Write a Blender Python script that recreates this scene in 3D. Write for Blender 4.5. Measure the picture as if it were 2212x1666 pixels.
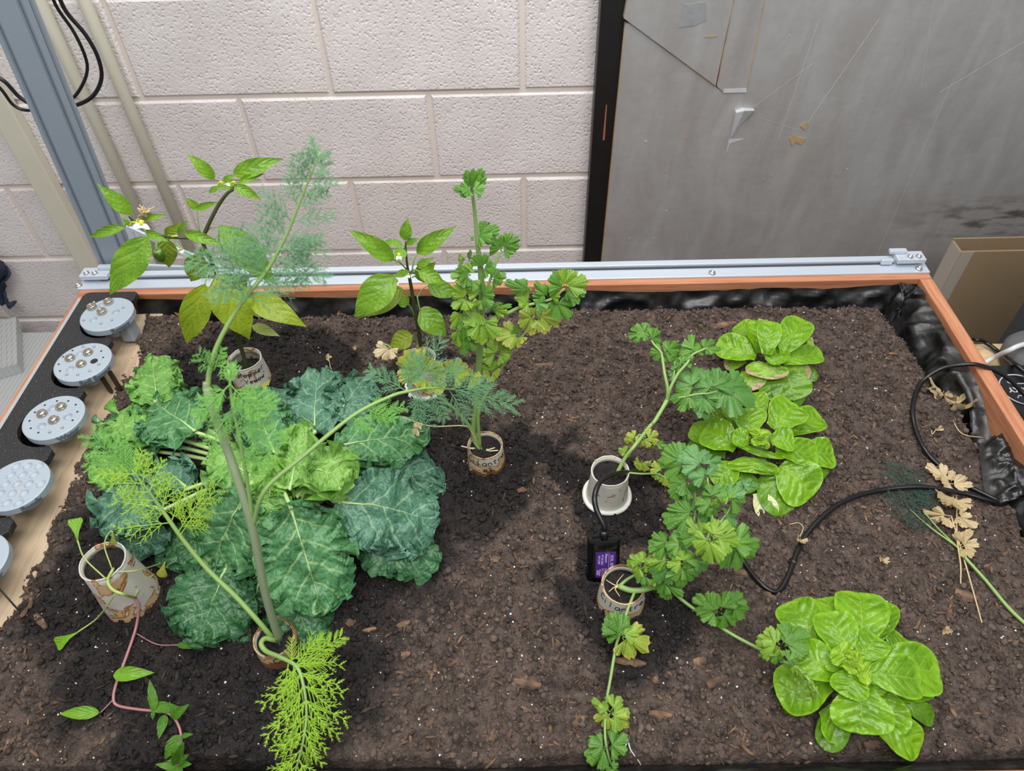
import bpy, math, random
import numpy as np
from mathutils import Matrix, Vector
rnd = random.Random(7)
rng = np.random.default_rng(7)
SC = bpy.context.scene
COL = SC.collection
for o in list(bpy.data.objects):
    bpy.data.objects.remove(o)

# ------------------------------------------------------------------ camera, world, light, exposure
FPX, CAMX, CAMY, CAMZ, PITCH, YAW, ROLL = 1553.33, .7786, -1.0, .8067, .8201, .0137, -.0286
def basis(p, y, r):
    cy, sy = math.cos(y), math.sin(y)
    right = np.array([cy, sy, 0.])
    fwd = np.array([-sy, cy, 0.])*math.cos(p) - np.array([0, 0, 1.])*math.sin(p)
    up = np.cross(right, fwd)
    return right*math.cos(r)+up*math.sin(r), -right*math.sin(r)+up*math.cos(r), fwd
CA, CB, CC = basis(PITCH, YAW, ROLL)
CO = np.array([CAMX, CAMY, CAMZ])
cd = bpy.data.cameras.new('camera')
cam = bpy.data.objects.new('camera', cd); COL.objects.link(cam)
cd.sensor_width = 36.0; cd.lens = FPX/2212*36.0
cd.clip_start = .02; cd.clip_end = 50
cd.dof.use_dof = True; cd.dof.focus_distance = 1.02; cd.dof.aperture_fstop = 6.8
m = Matrix.Identity(4)
for i in range(3):
    m[i][0] = CA[i]; m[i][1] = CB[i]; m[i][2] = -CC[i]; m[i][3] = CO[i]
cam.matrix_world = m
SC.camera = cam
W = bpy.data.worlds.new('world'); SC.world = W; W.use_nodes = True
W.node_tree.nodes['Background'].inputs[0].default_value = (.86, .93, 1.0, 1)
W.node_tree.nodes['Background'].inputs[1].default_value = .36
def area(name, loc, target, sx, sy, power, col):
    d = bpy.data.lights.new(name, 'AREA'); d.shape = 'RECTANGLE'; d.size = sx; d.size_y = sy
    d.energy = power; d.color = col
    o = bpy.data.objects.new(name, d); COL.objects.link(o); o.location = loc
    o.rotation_euler = (Vector(target)-Vector(loc)).to_track_quat('-Z', 'Y').to_euler()
    return o
area('ceiling_light', (.80, .02, 1.75), (.80, -.05, 0), 1.5, .45, 17, (1.0, .985, .95))
area('wall_fill_light', (.80, -1.25, 2.1), (.85, .2, 0), 2.4, .9, 46, (1.0, .99, .97))  # unseen fill lamp, added to brighten the wall from the front
SC.view_settings.view_transform = 'Standard'; SC.view_settings.look = 'None'
SC.view_settings.exposure = 0.25; SC.view_settings.gamma = 1.0
SC.view_settings.use_curve_mapping = False

# ------------------------------------------------------------------ measuring helpers (photo pixel -> place in the room)
SOIL = -.04
def ray(u, v): return (u-1106)/FPX*CA-(v-833)/FPX*CB+CC
def PZ(u, v, z): d = ray(u, v); return CO+d*(z-CO[2])/d[2]
def PY(u, v, y): d = ray(u, v); return CO+d*(y-CO[1])/d[1]
def PH(u, v, h): return PZ(u, v, SOIL+h)
def proj(P):
    d = np.asarray(P)-CO; z = d@CC
    return np.array([1106+FPX*(d@CA)/z, 833-FPX*(d@CB)/z])
def depth(P): return (np.asarray(P)-CO)@CC
def nz(v): v = np.asarray(v, float); return v/(np.linalg.norm(v)+1e-12)

# ------------------------------------------------------------------ noise
def _h(i, j=0, s=0):
    x = np.sin(np.asarray(i)*127.1+np.asarray(j)*311.7+s*74.7)*43758.5453
    return x-np.floor(x)
def n1(x, s=0):
    x = np.asarray(x, float); i = np.floor(x); f = x-i; f = f*f*(3-2*f)
    return (_h(i, 0, s)*(1-f)+_h(i+1, 0, s)*f)*2-1
def n2(x, y, s=0):
    x = np.asarray(x, float); y = np.asarray(y, float)
    i = np.floor(x); j = np.floor(y); f = x-i; g = y-j
    f = f*f*(3-2*f); g = g*g*(3-2*g)
    return ((_h(i, j, s)*(1-f)+_h(i+1, j, s)*f)*(1-g)+(_h(i, j+1, s)*(1-f)+_h(i+1, j+1, s)*f)*g)*2-1

# ------------------------------------------------------------------ objects
OFF = {}
def tag(o, label=None, cat=None, group=None, kind=None):
    if label: o['label'] = label
    if cat: o['category'] = cat
    if group: o['group'] = group
    if kind: o['kind'] = kind
    return o
def thing(name, loc, label, cat, group=None):
    o = bpy.data.objects.new(name, None); COL.objects.link(o)
    o.empty_display_size = .03; o.location = tuple(loc); OFF[o.name] = np.array(loc, float)
    return tag(o, label, cat, group)
def obj(name, V, F, mat, parent=None, uv=None, smooth=True, attr=None):
    V = np.asarray(V, float)
    off = OFF[parent.name] if parent is not None else np.zeros(3)
    me = bpy.data.meshes.new(name)
    if isinstance(F, np.ndarray) and F.ndim == 2:
        k = F.shape[1]; nf = len(F)
        me.vertices.add(len(V)); me.vertices.foreach_set('co', (V-off).astype(np.float32).ravel())
        me.loops.add(nf*k); me.loops.foreach_set('vertex_index', F.astype(np.int32).ravel())
        me.polygons.add(nf); me.polygons.foreach_set('loop_start', np.arange(0, nf*k, k, dtype=np.int32))
        me.update(calc_edges=True)
    else:
        me.from_pydata([tuple(p) for p in V-off], [], [tuple(int(i) for i in f) for f in F]); me.update()
    if smooth: me.polygons.foreach_set('use_smooth', [True]*len(me.polygons))
    if uv is not None:
        lay = me.uv_layers.new(name='UVMap')
        li = np.empty(len(me.loops), dtype=np.int32); me.loops.foreach_get('vertex_index', li)
        lay.data.foreach_set('uv', np.asarray(uv, np.float32)[li].ravel())
    if attr is not None:
        for nme, val in attr.items():
            a = me.attributes.new(nme, 'FLOAT', 'POINT'); a.data.foreach_set('value', np.asarray(val, np.float32))
    if mat is not None: me.materials.append(mat)
    o = bpy.data.objects.new(name, me); COL.objects.link(o)
    if parent is not None: o.parent = parent
    OFF[o.name] = off
    return o
class MB:
    def __init__(s): s.V = []; s.F = []; s.n = 0
    def add(s, V, F):
        s.V.append(np.asarray(V, float)); s.F += [tuple(int(i)+s.n for i in f) for f in F]; s.n += len(V); return s
    def box(s, x0, x1, y0, y1, z0, z1, R=None, c=None):
        V = np.array([[x, y, z] for x in (x0, x1) for y in (y0, y1) for z in (z0, z1)], float)
        if R is not None: V = V@np.asarray(R).T
        if c is not None: V = V+np.asarray(c)
        return s.add(V, [(0, 1, 3, 2), (4, 6, 7, 5), (0, 4, 5, 1), (2, 3, 7, 6), (0, 2, 6, 4), (1, 5, 7, 3)])
    def tube(s, pts, rad, n=8, cap=True, sm=0):
        V, F = tube(pts, rad, n, cap, sm); return s.add(V, F)
    def lathe(s, prof, c=(0, 0, 0), n=32, R=None):
        V, F = lathe(prof, n)
        if R is not None: V = V@np.asarray(R).T
        return s.add(V+np.asarray(c), F)
    def obj(s, name, mat, parent=None, smooth=False, **k):
        return obj(name, np.concatenate(s.V), s.F, mat, parent, smooth=smooth, **k)
def bevel(o, w, seg=2):
    md = o.modifiers.new('bevel', 'BEVEL'); md.width = w; md.segments = seg; md.limit_method = 'ANGLE'
    return o
def spline(pts, m=6):
    P = np.asarray(pts, float)
    if len(P) < 3: return np.array([P[0]+(P[-1]-P[0])*t for t in np.linspace(0, 1, m+1)])
    Q = np.vstack([2*P[0]-P[1], P, 2*P[-1]-P[-2]]); out = []
    for i in range(1, len(Q)-2):
        a, b, c, d = Q[i-1], Q[i], Q[i+1], Q[i+2]
        for t in np.linspace(0, 1, m, endpoint=False):
            out.append(.5*(2*b+(c-a)*t+(2*a-5*b+4*c-d)*t*t+(3*b-a-3*c+d)*t**3))
    out.append(P[-1]); return np.array(out)
def tube(pts, rad, n=8, cap=True, sm=0):
    P = np.asarray(pts, float)
    if sm: P = spline(P, sm)
    k = len(P)
    r = np.interp(np.linspace(0, 1, k), np.linspace(0, 1, len(np.atleast_1d(rad))), np.atleast_1d(rad)) if np.size(rad) > 1 else np.full(k, float(np.atleast_1d(rad)[0]))
    T = np.gradient(P, axis=0); T = T/(np.linalg.norm(T, axis=1, keepdims=True)+1e-12)
    a = np.array([0, 0, 1.]) if abs(T[0][2]) < .9 else np.array([1., 0, 0])
    u = nz(a-(a@T[0])*T[0]); V = []
    for i in range(k):
        u = nz(u-(u@T[i])*T[i]); w = np.cross(T[i], u)
        for j in range(n):
            q = 2*math.pi*j/n; V.append(P[i]+r[i]*(math.cos(q)*u+math.sin(q)*w))
    F = [(i*n+j, i*n+(j+1) % n, (i+1)*n+(j+1) % n, (i+1)*n+j) for i in range(k-1) for j in range(n)]
    if cap: F += [tuple(range(n-1, -1, -1)), tuple(range((k-1)*n, k*n))]
    return np.array(V), F
def lathe(prof, n=32):
    V = []; F = []; k = len(prof)
    for r, z in prof:
        for j in range(n):
            q = 2*math.pi*j/n; V.append((r*math.cos(q), r*math.sin(q), z))
    for i in range(k-1):
        for j in range(n): F.append((i*n+j, i*n+(j+1) % n, (i+1)*n+(j+1) % n, (i+1)*n+j))
    if prof[0][0] > 1e-6: F.append(tuple(range(n-1, -1, -1)))
    if prof[-1][0] > 1e-6: F.append(tuple(range((k-1)*n, k*n)))
    return np.array(V), F
def grid_faces(a, b, wrap=False):
    i, j = np.meshgrid(np.arange(a-1), np.arange(b if wrap else b-1), indexing='ij')
    j2 = (j+1) % b
    return np.stack([i*b+j, i*b+j2, (i+1)*b+j2, (i+1)*b+j], -1).reshape(-1, 4)

# ------------------------------------------------------------------ materials
def lin(c):
    c = [x/255 for x in c]
    return tuple(x/12.92 if x <= .04045 else ((x+.055)/1.055)**2.4 for x in c)
class NT:
    def __init__(s, name):
        s.m = bpy.data.materials.new(name); s.m.use_nodes = True; s.t = s.m.node_tree
        s.b = s.t.nodes['Principled BSDF']; s.out = s.t.nodes['Material Output']
    def n(s, typ, **k):
        nd = s.t.nodes.new(typ)
        for a, v in k.items(): setattr(nd, a, v)
        return nd
    def l(s, a, b): s.t.links.new(a, b)
    def val(s, x, sock):
        if hasattr(x, 'is_output'): s.l(x, sock)
        else: sock.default_value = x
    def math(s, op, a, b=0, c=0):
        nd = s.n('ShaderNodeMath', operation=op)
        s.val(a, nd.inputs[0]); s.val(b, nd.inputs[1]); s.val(c, nd.inputs[2]); return nd.outputs[0]
    def mix(s, f, a, b):
        nd = s.n('ShaderNodeMix', data_type='RGBA'); s.val(f, nd.inputs[0])
        for x, k in ((a, 6), (b, 7)):
            if hasattr(x, 'is_output'): s.l(x, nd.inputs[k])
            else: nd.inputs[k].default_value = (*x[:3], 1)
        return nd.outputs[2]
    def coord(s, kind='Object', scale=(1, 1, 1)):
        c = s.n('ShaderNodeTexCoord'); mp = s.n('ShaderNodeMapping'); mp.inputs['Scale'].default_value = scale
        s.l(c.outputs[kind], mp.inputs[0]); return mp.outputs[0]
    def noise(s, co, sc, det=3, rough=.55, dist=0):
        nd = s.n('ShaderNodeTexNoise'); s.l(co, nd.inputs['Vector']); nd.inputs['Scale'].default_value = sc
        nd.inputs['Detail'].default_value = det; nd.inputs['Roughness'].default_value = rough; nd.inputs['Distortion'].default_value = dist
        return nd.outputs[0]
    def voro(s, co, sc, feat='F1'):
        nd = s.n('ShaderNodeTexVoronoi', feature=feat); s.l(co, nd.inputs['Vector']); nd.inputs['Scale'].default_value = sc
        return nd.outputs['Distance']
    def ramp(s, f, a, b):
        nd = s.n('ShaderNodeMapRange', interpolation_type='SMOOTHSTEP'); s.val(f, nd.inputs[0])
        nd.inputs[1].default_value = a; nd.inputs[2].default_value = b; return nd.outputs[0]
    def bump(s, h, strength=.3, dist=.002):
        nd = s.n('ShaderNodeBump'); nd.inputs['Strength'].default_value = strength; nd.inputs['Distance'].default_value = dist
        s.l(h, nd.inputs['Height']); s.l(nd.outputs[0], s.b.inputs['Normal']); return nd
    def set(s, base=None, rough=None, metal=None, spec=None):
        if base is not None:
            if hasattr(base, 'is_output'): s.l(base, s.b.inputs['Base Color'])
            else: s.b.inputs['Base Color'].default_value = (*base[:3], 1)
        if rough is not None: s.val(rough, s.b.inputs['Roughness'])
        if metal is not None: s.val(metal, s.b.inputs['Metallic'])
        if spec is not None: s.b.inputs['Specular IOR Level'].default_value = spec
        return s
def plain(name, c, rough=.5, metal=0, var=.12, scale=60, bump=0, spec=.5, bscale=None):
    t = NT(name); co = t.coord(); c = lin(c); f = t.noise(co, scale, 4)
    t.set(t.mix(f, tuple(x*(1-var) for x in c), tuple(min(1, x*(1+var)) for x in c)), rough, metal, spec)
    if bump: t.bump(t.noise(co, bscale or scale*3, 3), bump, .001)
    return t.m
def leafmat(name, ca, cb, vein, N=7, slope=1.1, mid=.05, vs=.8, rough=.38, bump=.35, ret=26, trans=.25, quilt=.5, fan=False,
            brown=None, edge=None, retv=.25, tip=None):
    t = NT(name); ca, cb, vein = lin(ca), lin(cb), lin(vein)
    uvn = t.n('ShaderNodeTexCoord').outputs['UV']
    sp = t.n('ShaderNodeSeparateXYZ'); t.l(uvn, sp.inputs[0]); u, v0 = sp.outputs[0], sp.outputs[1]
    ob = t.coord('Object'); nz_ = t.noise(ob, 45, 3)
    v = t.math('MULTIPLY_ADD', v0, 2, -1); av = t.math('ABSOLUTE', v)
    if fan:
        ph = t.math('MULTIPLY_ADD', v0, N, t.math('MULTIPLY', nz_, .35))
        fr = t.math('ABSOLUTE', t.math('SUBTRACT', t.math('FRACT', ph), .5))
        vm = t.math('MULTIPLY', t.ramp(fr, .13, .02), t.ramp(u, 1.05, .35))
        h = t.math('MULTIPLY', t.ramp(fr, 0, .5), 1)
    else:
        jit = t.math('MULTIPLY', t.math('SUBTRACT', nz_, .5), .5)
        ph = t.math('ADD', t.math('SUBTRACT', t.math('MULTIPLY', u, N), t.math('MULTIPLY', av, slope)), jit)
        side = t.math('MULTIPLY', t.math('GREATER_THAN', v, 0), .43)
        fr = t.math('ABSOLUTE', t.math('SUBTRACT', t.math('FRACT', t.math('ADD', ph, side)), .5))
        lat = t.math('MULTIPLY', t.ramp(fr, .10, .02), t.ramp(av, .98, .35))
        wmid = t.math('MULTIPLY_ADD', u, -mid*.8, mid)
        md = t.ramp(t.math('DIVIDE', av, wmid), 1.3, .5)
        vm = t.math('MAXIMUM', md, t.math('MULTIPLY', lat, .75)); h = t.ramp(fr, 0, .45)
    re = t.voro(ob, ret*10, 'DISTANCE_TO_EDGE'); rv = t.ramp(re, .14, .02)
    base = t.mix(t.ramp(t.noise(ob, 30, 4), .3, .7), ca, cb)
    base = t.mix(t.math('MULTIPLY', rv, retv), base, vein)
    base = t.mix(t.math('MULTIPLY', vm, vs), base, vein)
    if edge is not None:
        base = t.mix(t.math('MULTIPLY', t.ramp(t.math('MAXIMUM', av, u) if not fan else u, .82, 1.0), .8), base, lin(edge))
    if tip is not None:
        base = t.mix(t.math('MULTIPLY', t.ramp(t.math('ADD', u, t.math('MULTIPLY', nz_, .25)), .6, 1.0), .8), base, lin(tip))
    if brown is not None:
        lo = brown
        k = t.ramp(t.math('ADD', t.math('ADD', t.math('MULTIPLY', u, .75), t.math('MULTIPLY', av, .22)), t.math('MULTIPLY', t.math('SUBTRACT', nz_, .5), .7)), lo, lo+.05)
        base = t.mix(k, base, t.mix(t.noise(ob, 200, 4), lin((212, 190, 152)), lin((160, 130, 96))))
    t.set(base, rough, 0, .5)
    hh = t.math('ADD', t.math('MULTIPLY', h, quilt), t.math('SUBTRACT', t.math('MULTIPLY', t.ramp(re, 0, .5), .4), t.math('MULTIPLY', vm, .35)))
    t.bump(hh, bump, .004)
    tr = t.n('ShaderNodeBsdfTranslucent'); t.l(base, tr.inputs[0]); mx = t.n('ShaderNodeMixShader'); mx.inputs[0].default_value = trans
    t.l(t.b.outputs[0], mx.inputs[1]); t.l(tr.outputs[0], mx.inputs[2]); t.l(mx.outputs[0], t.out.inputs[0])
    return t.m
def woodmat(name, a, b, axis=0, rough=.45, sc=1):
    t = NT(name); s = [60*sc, 60*sc, 60*sc]; s[axis] = 3*sc
    co = t.coord('Object', tuple(s)); f = t.noise(co, 1.6, 5, .6, .4); co2 = t.coord('Object', tuple(x*3 for x in s)); g = t.noise(co2, 2, 3)
    base = t.mix(t.ramp(f, .3, .72), lin(a), lin(b)); base = t.mix(t.math('MULTIPLY', t.ramp(g, .58, .75), .5), base, tuple(x*.35 for x in lin(a)))
    t.set(base, rough); t.bump(g, .12, .0008); return t.m
# ================================================================== ROOM
FLOORZ = -.75
def paintmat():
    t = NT('painted_block'); co = t.coord('Object'); f = t.noise(co, 9, 4); g = t.noise(co, 2.2, 3)
    base = t.mix(t.ramp(f, .3, .75), lin((213, 206, 204)), lin((225, 219, 217)))
    base = t.mix(t.math('MULTIPLY', t.ramp(g, .5, .75), .35), base, lin((208, 196, 186)))
    t.set(base, .55); 
    p = t.voro(co, 120); q = t.noise(co, 170, 4, .62)
    t.bump(t.math('ADD', t.ramp(p, .12, .42), t.math('MULTIPLY', q, 1.8)), .55, .0020); return t.m
M_BLOCK = paintmat()
M_MORT = plain('painted_mortar', (216, 205, 196), .6, var=.05, scale=40, bump=.25)
M_FLOOR = plain('concrete_floor', (120, 114, 106), .7, var=.2, scale=8, bump=.2)
tag(MB().box(-1.6, 2.8, -2.2, .6, FLOORZ-.05, FLOORZ).obj('floor', M_FLOOR), kind='structure')
WY = .502; BL, BH = .4064, .2032; WX0, WZ0 = -.0136, .1144
tag(MB().box(-1.72, -1.6, -2.2, .642, FLOORZ, 1.35).obj('wall_left', M_BLOCK), kind='structure')
wall = tag(MB().box(-1.6, 2.8, WY+.0035, WY+.14, FLOORZ, 1.35).obj('wall_back', M_MORT), kind='structure')
def blockmesh(w, h):
    c = .0045; j = .0045
    x0, x1, z0, z1 = j, w-j, j, h-j
    V = [(x0, .003, z0), (x1, .003, z0), (x1, .003, z1), (x0, .003, z1), (x0+c, -.001, z0+c), (x1-c, -.001, z0+c), (x1-c, -.001, z1-c), (x0+c, -.001, z1-c),
         (x0, .006, z0), (x1, .006, z0), (x1, .006, z1), (x0, .006, z1)]
    F = [(4, 5, 6, 7)]+[(i, (i+1) % 4, 4+(i+1) % 4, 4+i) for i in range(4)]+[(8+i, 8+(i+1) % 4, (i+1) % 4, i) for i in range(4)]
    return V, F
b0 = None
for r in range(-5, 6):
    for c in range(-4, 7):
        x = WX0+(c+(0 if r % 2 == 1 else .5)*1.0)*BL if False else WX0+(c+(.5 if (r % 2 == 0) else 0))*BL
        z = WZ0+(r-1)*BH
        # row whose bottom joint is WZ0 (r=1) starts on a whole block
        if z < FLOORZ-.01 or z+BH > 1.36 or x+BL > 2.8 or x < -1.6: continue
        if b0 is None:
            V, F = blockmesh(BL, BH); b0 = obj('block', V, F, M_BLOCK, None, smooth=False); b = b0
        else:
            b = b0.copy(); COL.objects.link(b)
        b.parent = wall; b.location = (x+rnd.uniform(-.002, .002), WY+rnd.uniform(-.0015, .001), z)
# conduits on the wall
M_COND = plain('cream_conduit', (203, 199, 182), .4, var=.05, scale=25, bump=.05)
def conduit(name, x, r, label):
    mb = MB(); mb.tube([(x, WY-.004-r, FLOORZ), (x, WY-.004-r, 1.3)], r, 16)
    return tag(mb.obj(name, M_COND, smooth=True), label, 'conduit')
conduit('wall_conduit', -.040, .0125, 'right one of the two thin cream conduits running up the block wall')
conduit('wall_conduit', -.126, .0125, 'left one of the two thin cream conduits, next to the grey aluminium column')
tag(bevel(MB().box(-.334, -.284, WY-.03, WY-.002, FLOORZ, 1.3).obj('cable_raceway', M_COND), .003), 'wide flat cream cable raceway on the block wall behind the column', 'raceway')
# door frame + leaning foil board
M_BLACKW = plain('black_paint', (22, 21, 22), .42, var=.5, scale=30, bump=.2)
fr = tag(bevel(MB().box(.948, 1.012, WY-.04, WY-.001, FLOORZ, 1.3).obj('trim_1', M_BLACKW), .004), kind='structure')
obj('chip', *(lambda P: (P, [(0, 1, 2, 3)]))(np.array([(.972, WY-.0405, .02), (.976, WY-.0405, .02), (.975, WY-.0405, .10), (.973, WY-.0405, .10)])), plain('chipped_wood', (150, 100, 62), .7), fr, smooth=False)
tag(MB().box(1.012, 2.06, WY-.006, WY-.001, FLOORZ, 1.3).obj('door_1', M_BLACKW), kind='structure')
def foilmat():
    t = NT('grey_foil_facing'); s = t.coord('Object', (7, 7, 2.0)); co = t.coord('Object')
    f = t.noise(s, 2.0, 5, .6, .6); g = t.noise(co, 4.5, 4); k = t.noise(t.coord('Object', (9, 9, 30)), 1.3, 4)
    base = t.mix(t.ramp(f, .25, .8), lin((152, 149, 147)), lin((170, 169, 168)))
    base = t.mix(t.math('MULTIPLY', t.ramp(g, .55, .8), .4), base, lin((156, 145, 134)))
    sepx = t.n('ShaderNodeSeparateXYZ'); t.l(t.n('ShaderNodeTexCoord').outputs['Object'], sepx.inputs[0])
    sm = t.math('MULTIPLY', t.ramp(sepx.outputs[0], .12, .45), t.ramp(t.math('ABSOLUTE', t.math('SUBTRACT', sepx.outputs[2], .55)), .09, 0))
    base = t.mix(t.math('MULTIPLY', t.math('MULTIPLY', sm, t.ramp(k, .45, .65)), .85), base, lin((52, 49, 46)))
    st = t.math('MULTIPLY', t.ramp(sepx.outputs[0], .05, .3), t.ramp(t.math('ABSOLUTE', t.math('SUBTRACT', sepx.outputs[2], .95)), .13, 0))
    base = t.mix(t.math('MULTIPLY', t.math('MULTIPLY', st, t.ramp(t.noise(co, 7, 3), .55, .75)), .5), base, lin((130, 104, 62)))
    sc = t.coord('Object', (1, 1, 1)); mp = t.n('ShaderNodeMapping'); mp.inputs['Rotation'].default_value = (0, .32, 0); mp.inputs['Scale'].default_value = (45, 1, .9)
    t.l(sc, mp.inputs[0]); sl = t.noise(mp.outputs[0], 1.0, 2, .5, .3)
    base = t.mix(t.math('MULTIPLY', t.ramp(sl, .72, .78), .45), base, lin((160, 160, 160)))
    t.set(base, t.math('MULTIPLY_ADD', f, .25, .30), .5)
    t.b.inputs['Metallic'].default_value = .18; t.bump(t.math('ADD', t.noise(co, 14, 3), t.math('MULTIPLY', sl, .3)), .18, .01); return t.m
M_FOIL = foilmat(); M_CORE = plain('tan_foam_core', (168, 142, 104), .8, var=.2, bump=.3)
FY = .452
def xz(u, v): p = PY(u, v, FY); return p[0], p[2]
def extrude_poly(name, pts, y0, y1, mat, parent, side=None):
    n = len(pts); V = [(x, y0, z) for x, z in pts]+[(x, y1, z) for x, z in pts]
    F = [tuple(range(n)), tuple(range(2*n-1, n-1, -1))]+[(i, n+i, n+(i+1) % n, (i+1) % n) for i in range(n)]
    o = obj(name, V, F, mat, parent, smooth=False)
    if side is not None:
        o.data.materials.append(side)
        for p in o.data.polygons:
            if p.index >= 1: p.material_index = 1
    return o
def ext(a, b, z):
    a = np.array(xz(*a)); b = np.array(xz(*b)); k = (z-a[1])/(b[1]-a[1]); return tuple(a+(b-a)*k)
board = thing('insulation_board', (1.5, FY, FLOORZ), 'large dull grey foil-faced board leaning on the wall beside the black frame', 'board')
ZT = 1.2
mainp = [(xz(1298, 578)[0]+.0, FLOORZ), xz(1298, 578), xz(1330, 250), xz(1350, 52), xz(1362, 50), xz(1546, 188), xz(1563, 201), xz(1612, 200), ext((1612, 200), (1651, 0), ZT), (2.05, ZT), (2.05, FLOORZ)]
extrude_poly('foil_panel', mainp, FY, FY+.024, M_FOIL, board, M_CORE)
extrude_poly('foil_panel', [xz(1347, 38), xz(1358, 46), xz(1545, 184), ext((1545, 184), (1583, 0), ZT), ext((1345, 38), (1352, 0), ZT)], FY-.0035, FY+.024, M_FOIL, board, M_CORE)
extrude_poly('foil_strip', [xz(1548, 186), xz(1562, 199), xz(1611, 198), ext((1611, 198), (1650, 0), ZT), ext((1547, 184), (1585, 0), ZT)], FY-.0012, FY+.02, M_FOIL, board, M_CORE)
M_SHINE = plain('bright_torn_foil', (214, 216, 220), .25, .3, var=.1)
def flat(name, pts, dy, mat, lift=()):
    V = [np.array((xz(*p)[0], FY-dy, xz(*p)[1])) for p in pts]
    for i, l in lift: V[i] = V[i]+np.array((0, -l, 0))
    n = len(V); B = [v+np.array((0, dy-.0002, 0)) for v in V]
    B = [np.array((b[0], FY-.0002, b[2])) for b in B]
    return obj(name, V+B, [tuple(range(n))]+[(i, n+i, n+(i+1) % n, (i+1) % n) for i in range(n)], mat, board, smooth=False)
flat('torn_flap', [(1588, 238), (1604, 232), (1628, 235), (1600, 268), (1577, 300)], .002, M_SHINE, [(0, .010), (1, .014), (2, .006)])
flat('torn_patch', [(1728, 272), (1742, 262), (1747, 268), (1738, 280)], .0015, M_CORE)
flat('torn_patch', [(1706, 300), (1714, 290), (1722, 296), (1742, 299), (1730, 312), (1718, 306), (1710, 316)], .0015, M_CORE)
flat('torn_patch', [(1519, 78), (1535, 74), (1549, 76), (1535, 80)], .0042, M_CORE)
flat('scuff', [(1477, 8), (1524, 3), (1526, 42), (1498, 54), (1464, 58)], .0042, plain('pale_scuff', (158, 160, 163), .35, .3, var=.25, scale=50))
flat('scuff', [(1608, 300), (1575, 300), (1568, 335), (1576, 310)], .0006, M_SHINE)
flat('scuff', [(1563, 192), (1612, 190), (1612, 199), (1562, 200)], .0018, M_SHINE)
M_SCR = plain('pale_scratch', (190, 190, 192), .4)
for a, b, wd in [((1770, 40), (1682, 300), 1.2), ((2015, 10), (1990, 190), .9), ((2060, 170), (1890, 560), .9), ((2212, 90), (2030, 200), 1.0), ((1900, 40), (1745, 265), 1.5), ((1630, 230), (1760, 135), .7), ((1640, 255), (1720, 280), .6)]:
    d = nz(np.array(b, float)-np.array(a)); n_ = np.array((-d[1], d[0]))*wd
    flat('scratch', [np.array(a)-n_*.3, np.array(b)-n_*.3, np.array(b)+n_*.3, np.array(a)+n_*.3], .0005, M_SCR)
for a, b, dy in [((1611, 199), (1651, 0), .0016), ((1549, 184), (1584, 0), .0016), ((1372, 55), (1545, 187), .0006), ((1299, 575), (1331, 250), .0006), ((1332, 245), (1349, 60), .0006)]:
    a = np.array(a, float); b = np.array(b, float); d = nz(b-a); q = np.array((-d[1], d[0])); Ls = np.linalg.norm(b-a); k_ = int(Ls/22); up_ = []; dn_ = []
    for i in range(k_+1): c_ = a+d*Ls*i/k_; up_.append(c_+q*(1.1+1.0*float(n1(i*1.3, a[0])))); dn_.append(c_-q*(.7+.8*float(n1(i*1.9, b[0]))))
    flat('torn_edge', up_+dn_[::-1], dy, M_CORE)
for u, v in [(1480, 300), (1395, 305), (1438, 370), (1355, 430), (1665, 380), (1830, 365), (1866, 210), (1650, 390), (1360, 515), (1412, 515), (1508, 250), (1570, 330), (1705, 77), (1440, 455), (1808, 378)]:
    r_ = rnd.uniform(1.2, 3); flat('nick', [(u-r_, v), (u, v-r_), (u+r_*.8, v-.3*r_), (u+.4*r_, v+r_)], .0007, M_SHINE if v % 2 else M_CORE)
# brown sheet right of it
M_CARD = plain('cardboard', (152, 130, 100), .75, var=.08, scale=14, bump=.1)
tag(MB().box(2.075, 2.5, WY-.035, WY-.02, FLOORZ, -.18).obj('cardboard_sheet', M_CARD), 'brown cardboard sheet leaning on the wall right of the grey foil board', 'cardboard')
# flat carton
ct = thing('cardboard_carton', (2.0, .31, FLOORZ), 'flat open-topped brown carton with clear tape on its edge, right of the bed', 'box')
cx0, cx1, cy0, cy1, cz = 1.762, 2.35, .292, .335, -.173
MB().box(cx0, cx1, cy0, cy0+.004, FLOORZ, cz).obj('front_panel', M_CARD, ct)
mb = MB(); mb.box(cx0, cx1, cy1, cy1+.004, FLOORZ, cz+.004); mb.obj('back_panel', M_CARD, ct)
MB().box(cx0, cx0+.004, cy0+.004, cy1, FLOORZ, cz-.002).obj('side_panel', M_CARD, ct)
tp = NT('clear_tape'); tp.set(lin((176, 168, 156)), .2); 
MB().box(cx0-.0006, cx0+.028, cy0-.0007, cy0-.0001, FLOORZ, cz-.001).obj('tape_strip', tp.m, ct)
MB().box(cx0-.0008, cx0-.0001, cy0-.0007, cy1+.002, FLOORZ, cz-.001).obj('tape_strip', tp.m, ct)
# grey cabinet
M_CAB = plain('dark_grey_metal', (62, 64, 68), .5, var=.05, scale=40)
px_cab = PY(2180, 698, .085)[0]+.2
cb = thing('metal_cabinet', (px_cab, .07, FLOORZ), 'dark grey metal cabinet in front of the brown carton', 'cabinet')
px = PY(2180, 698, .085)[0]
bevel(MB().box(px, px+.4, .055, .085, FLOORZ, .06).obj('body', M_CAB, cb), .004)
bevel(MB().box(px+.022, px+.38, .049, .0552, FLOORZ+.04, .04).obj('door', M_CAB, cb), .003)
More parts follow.
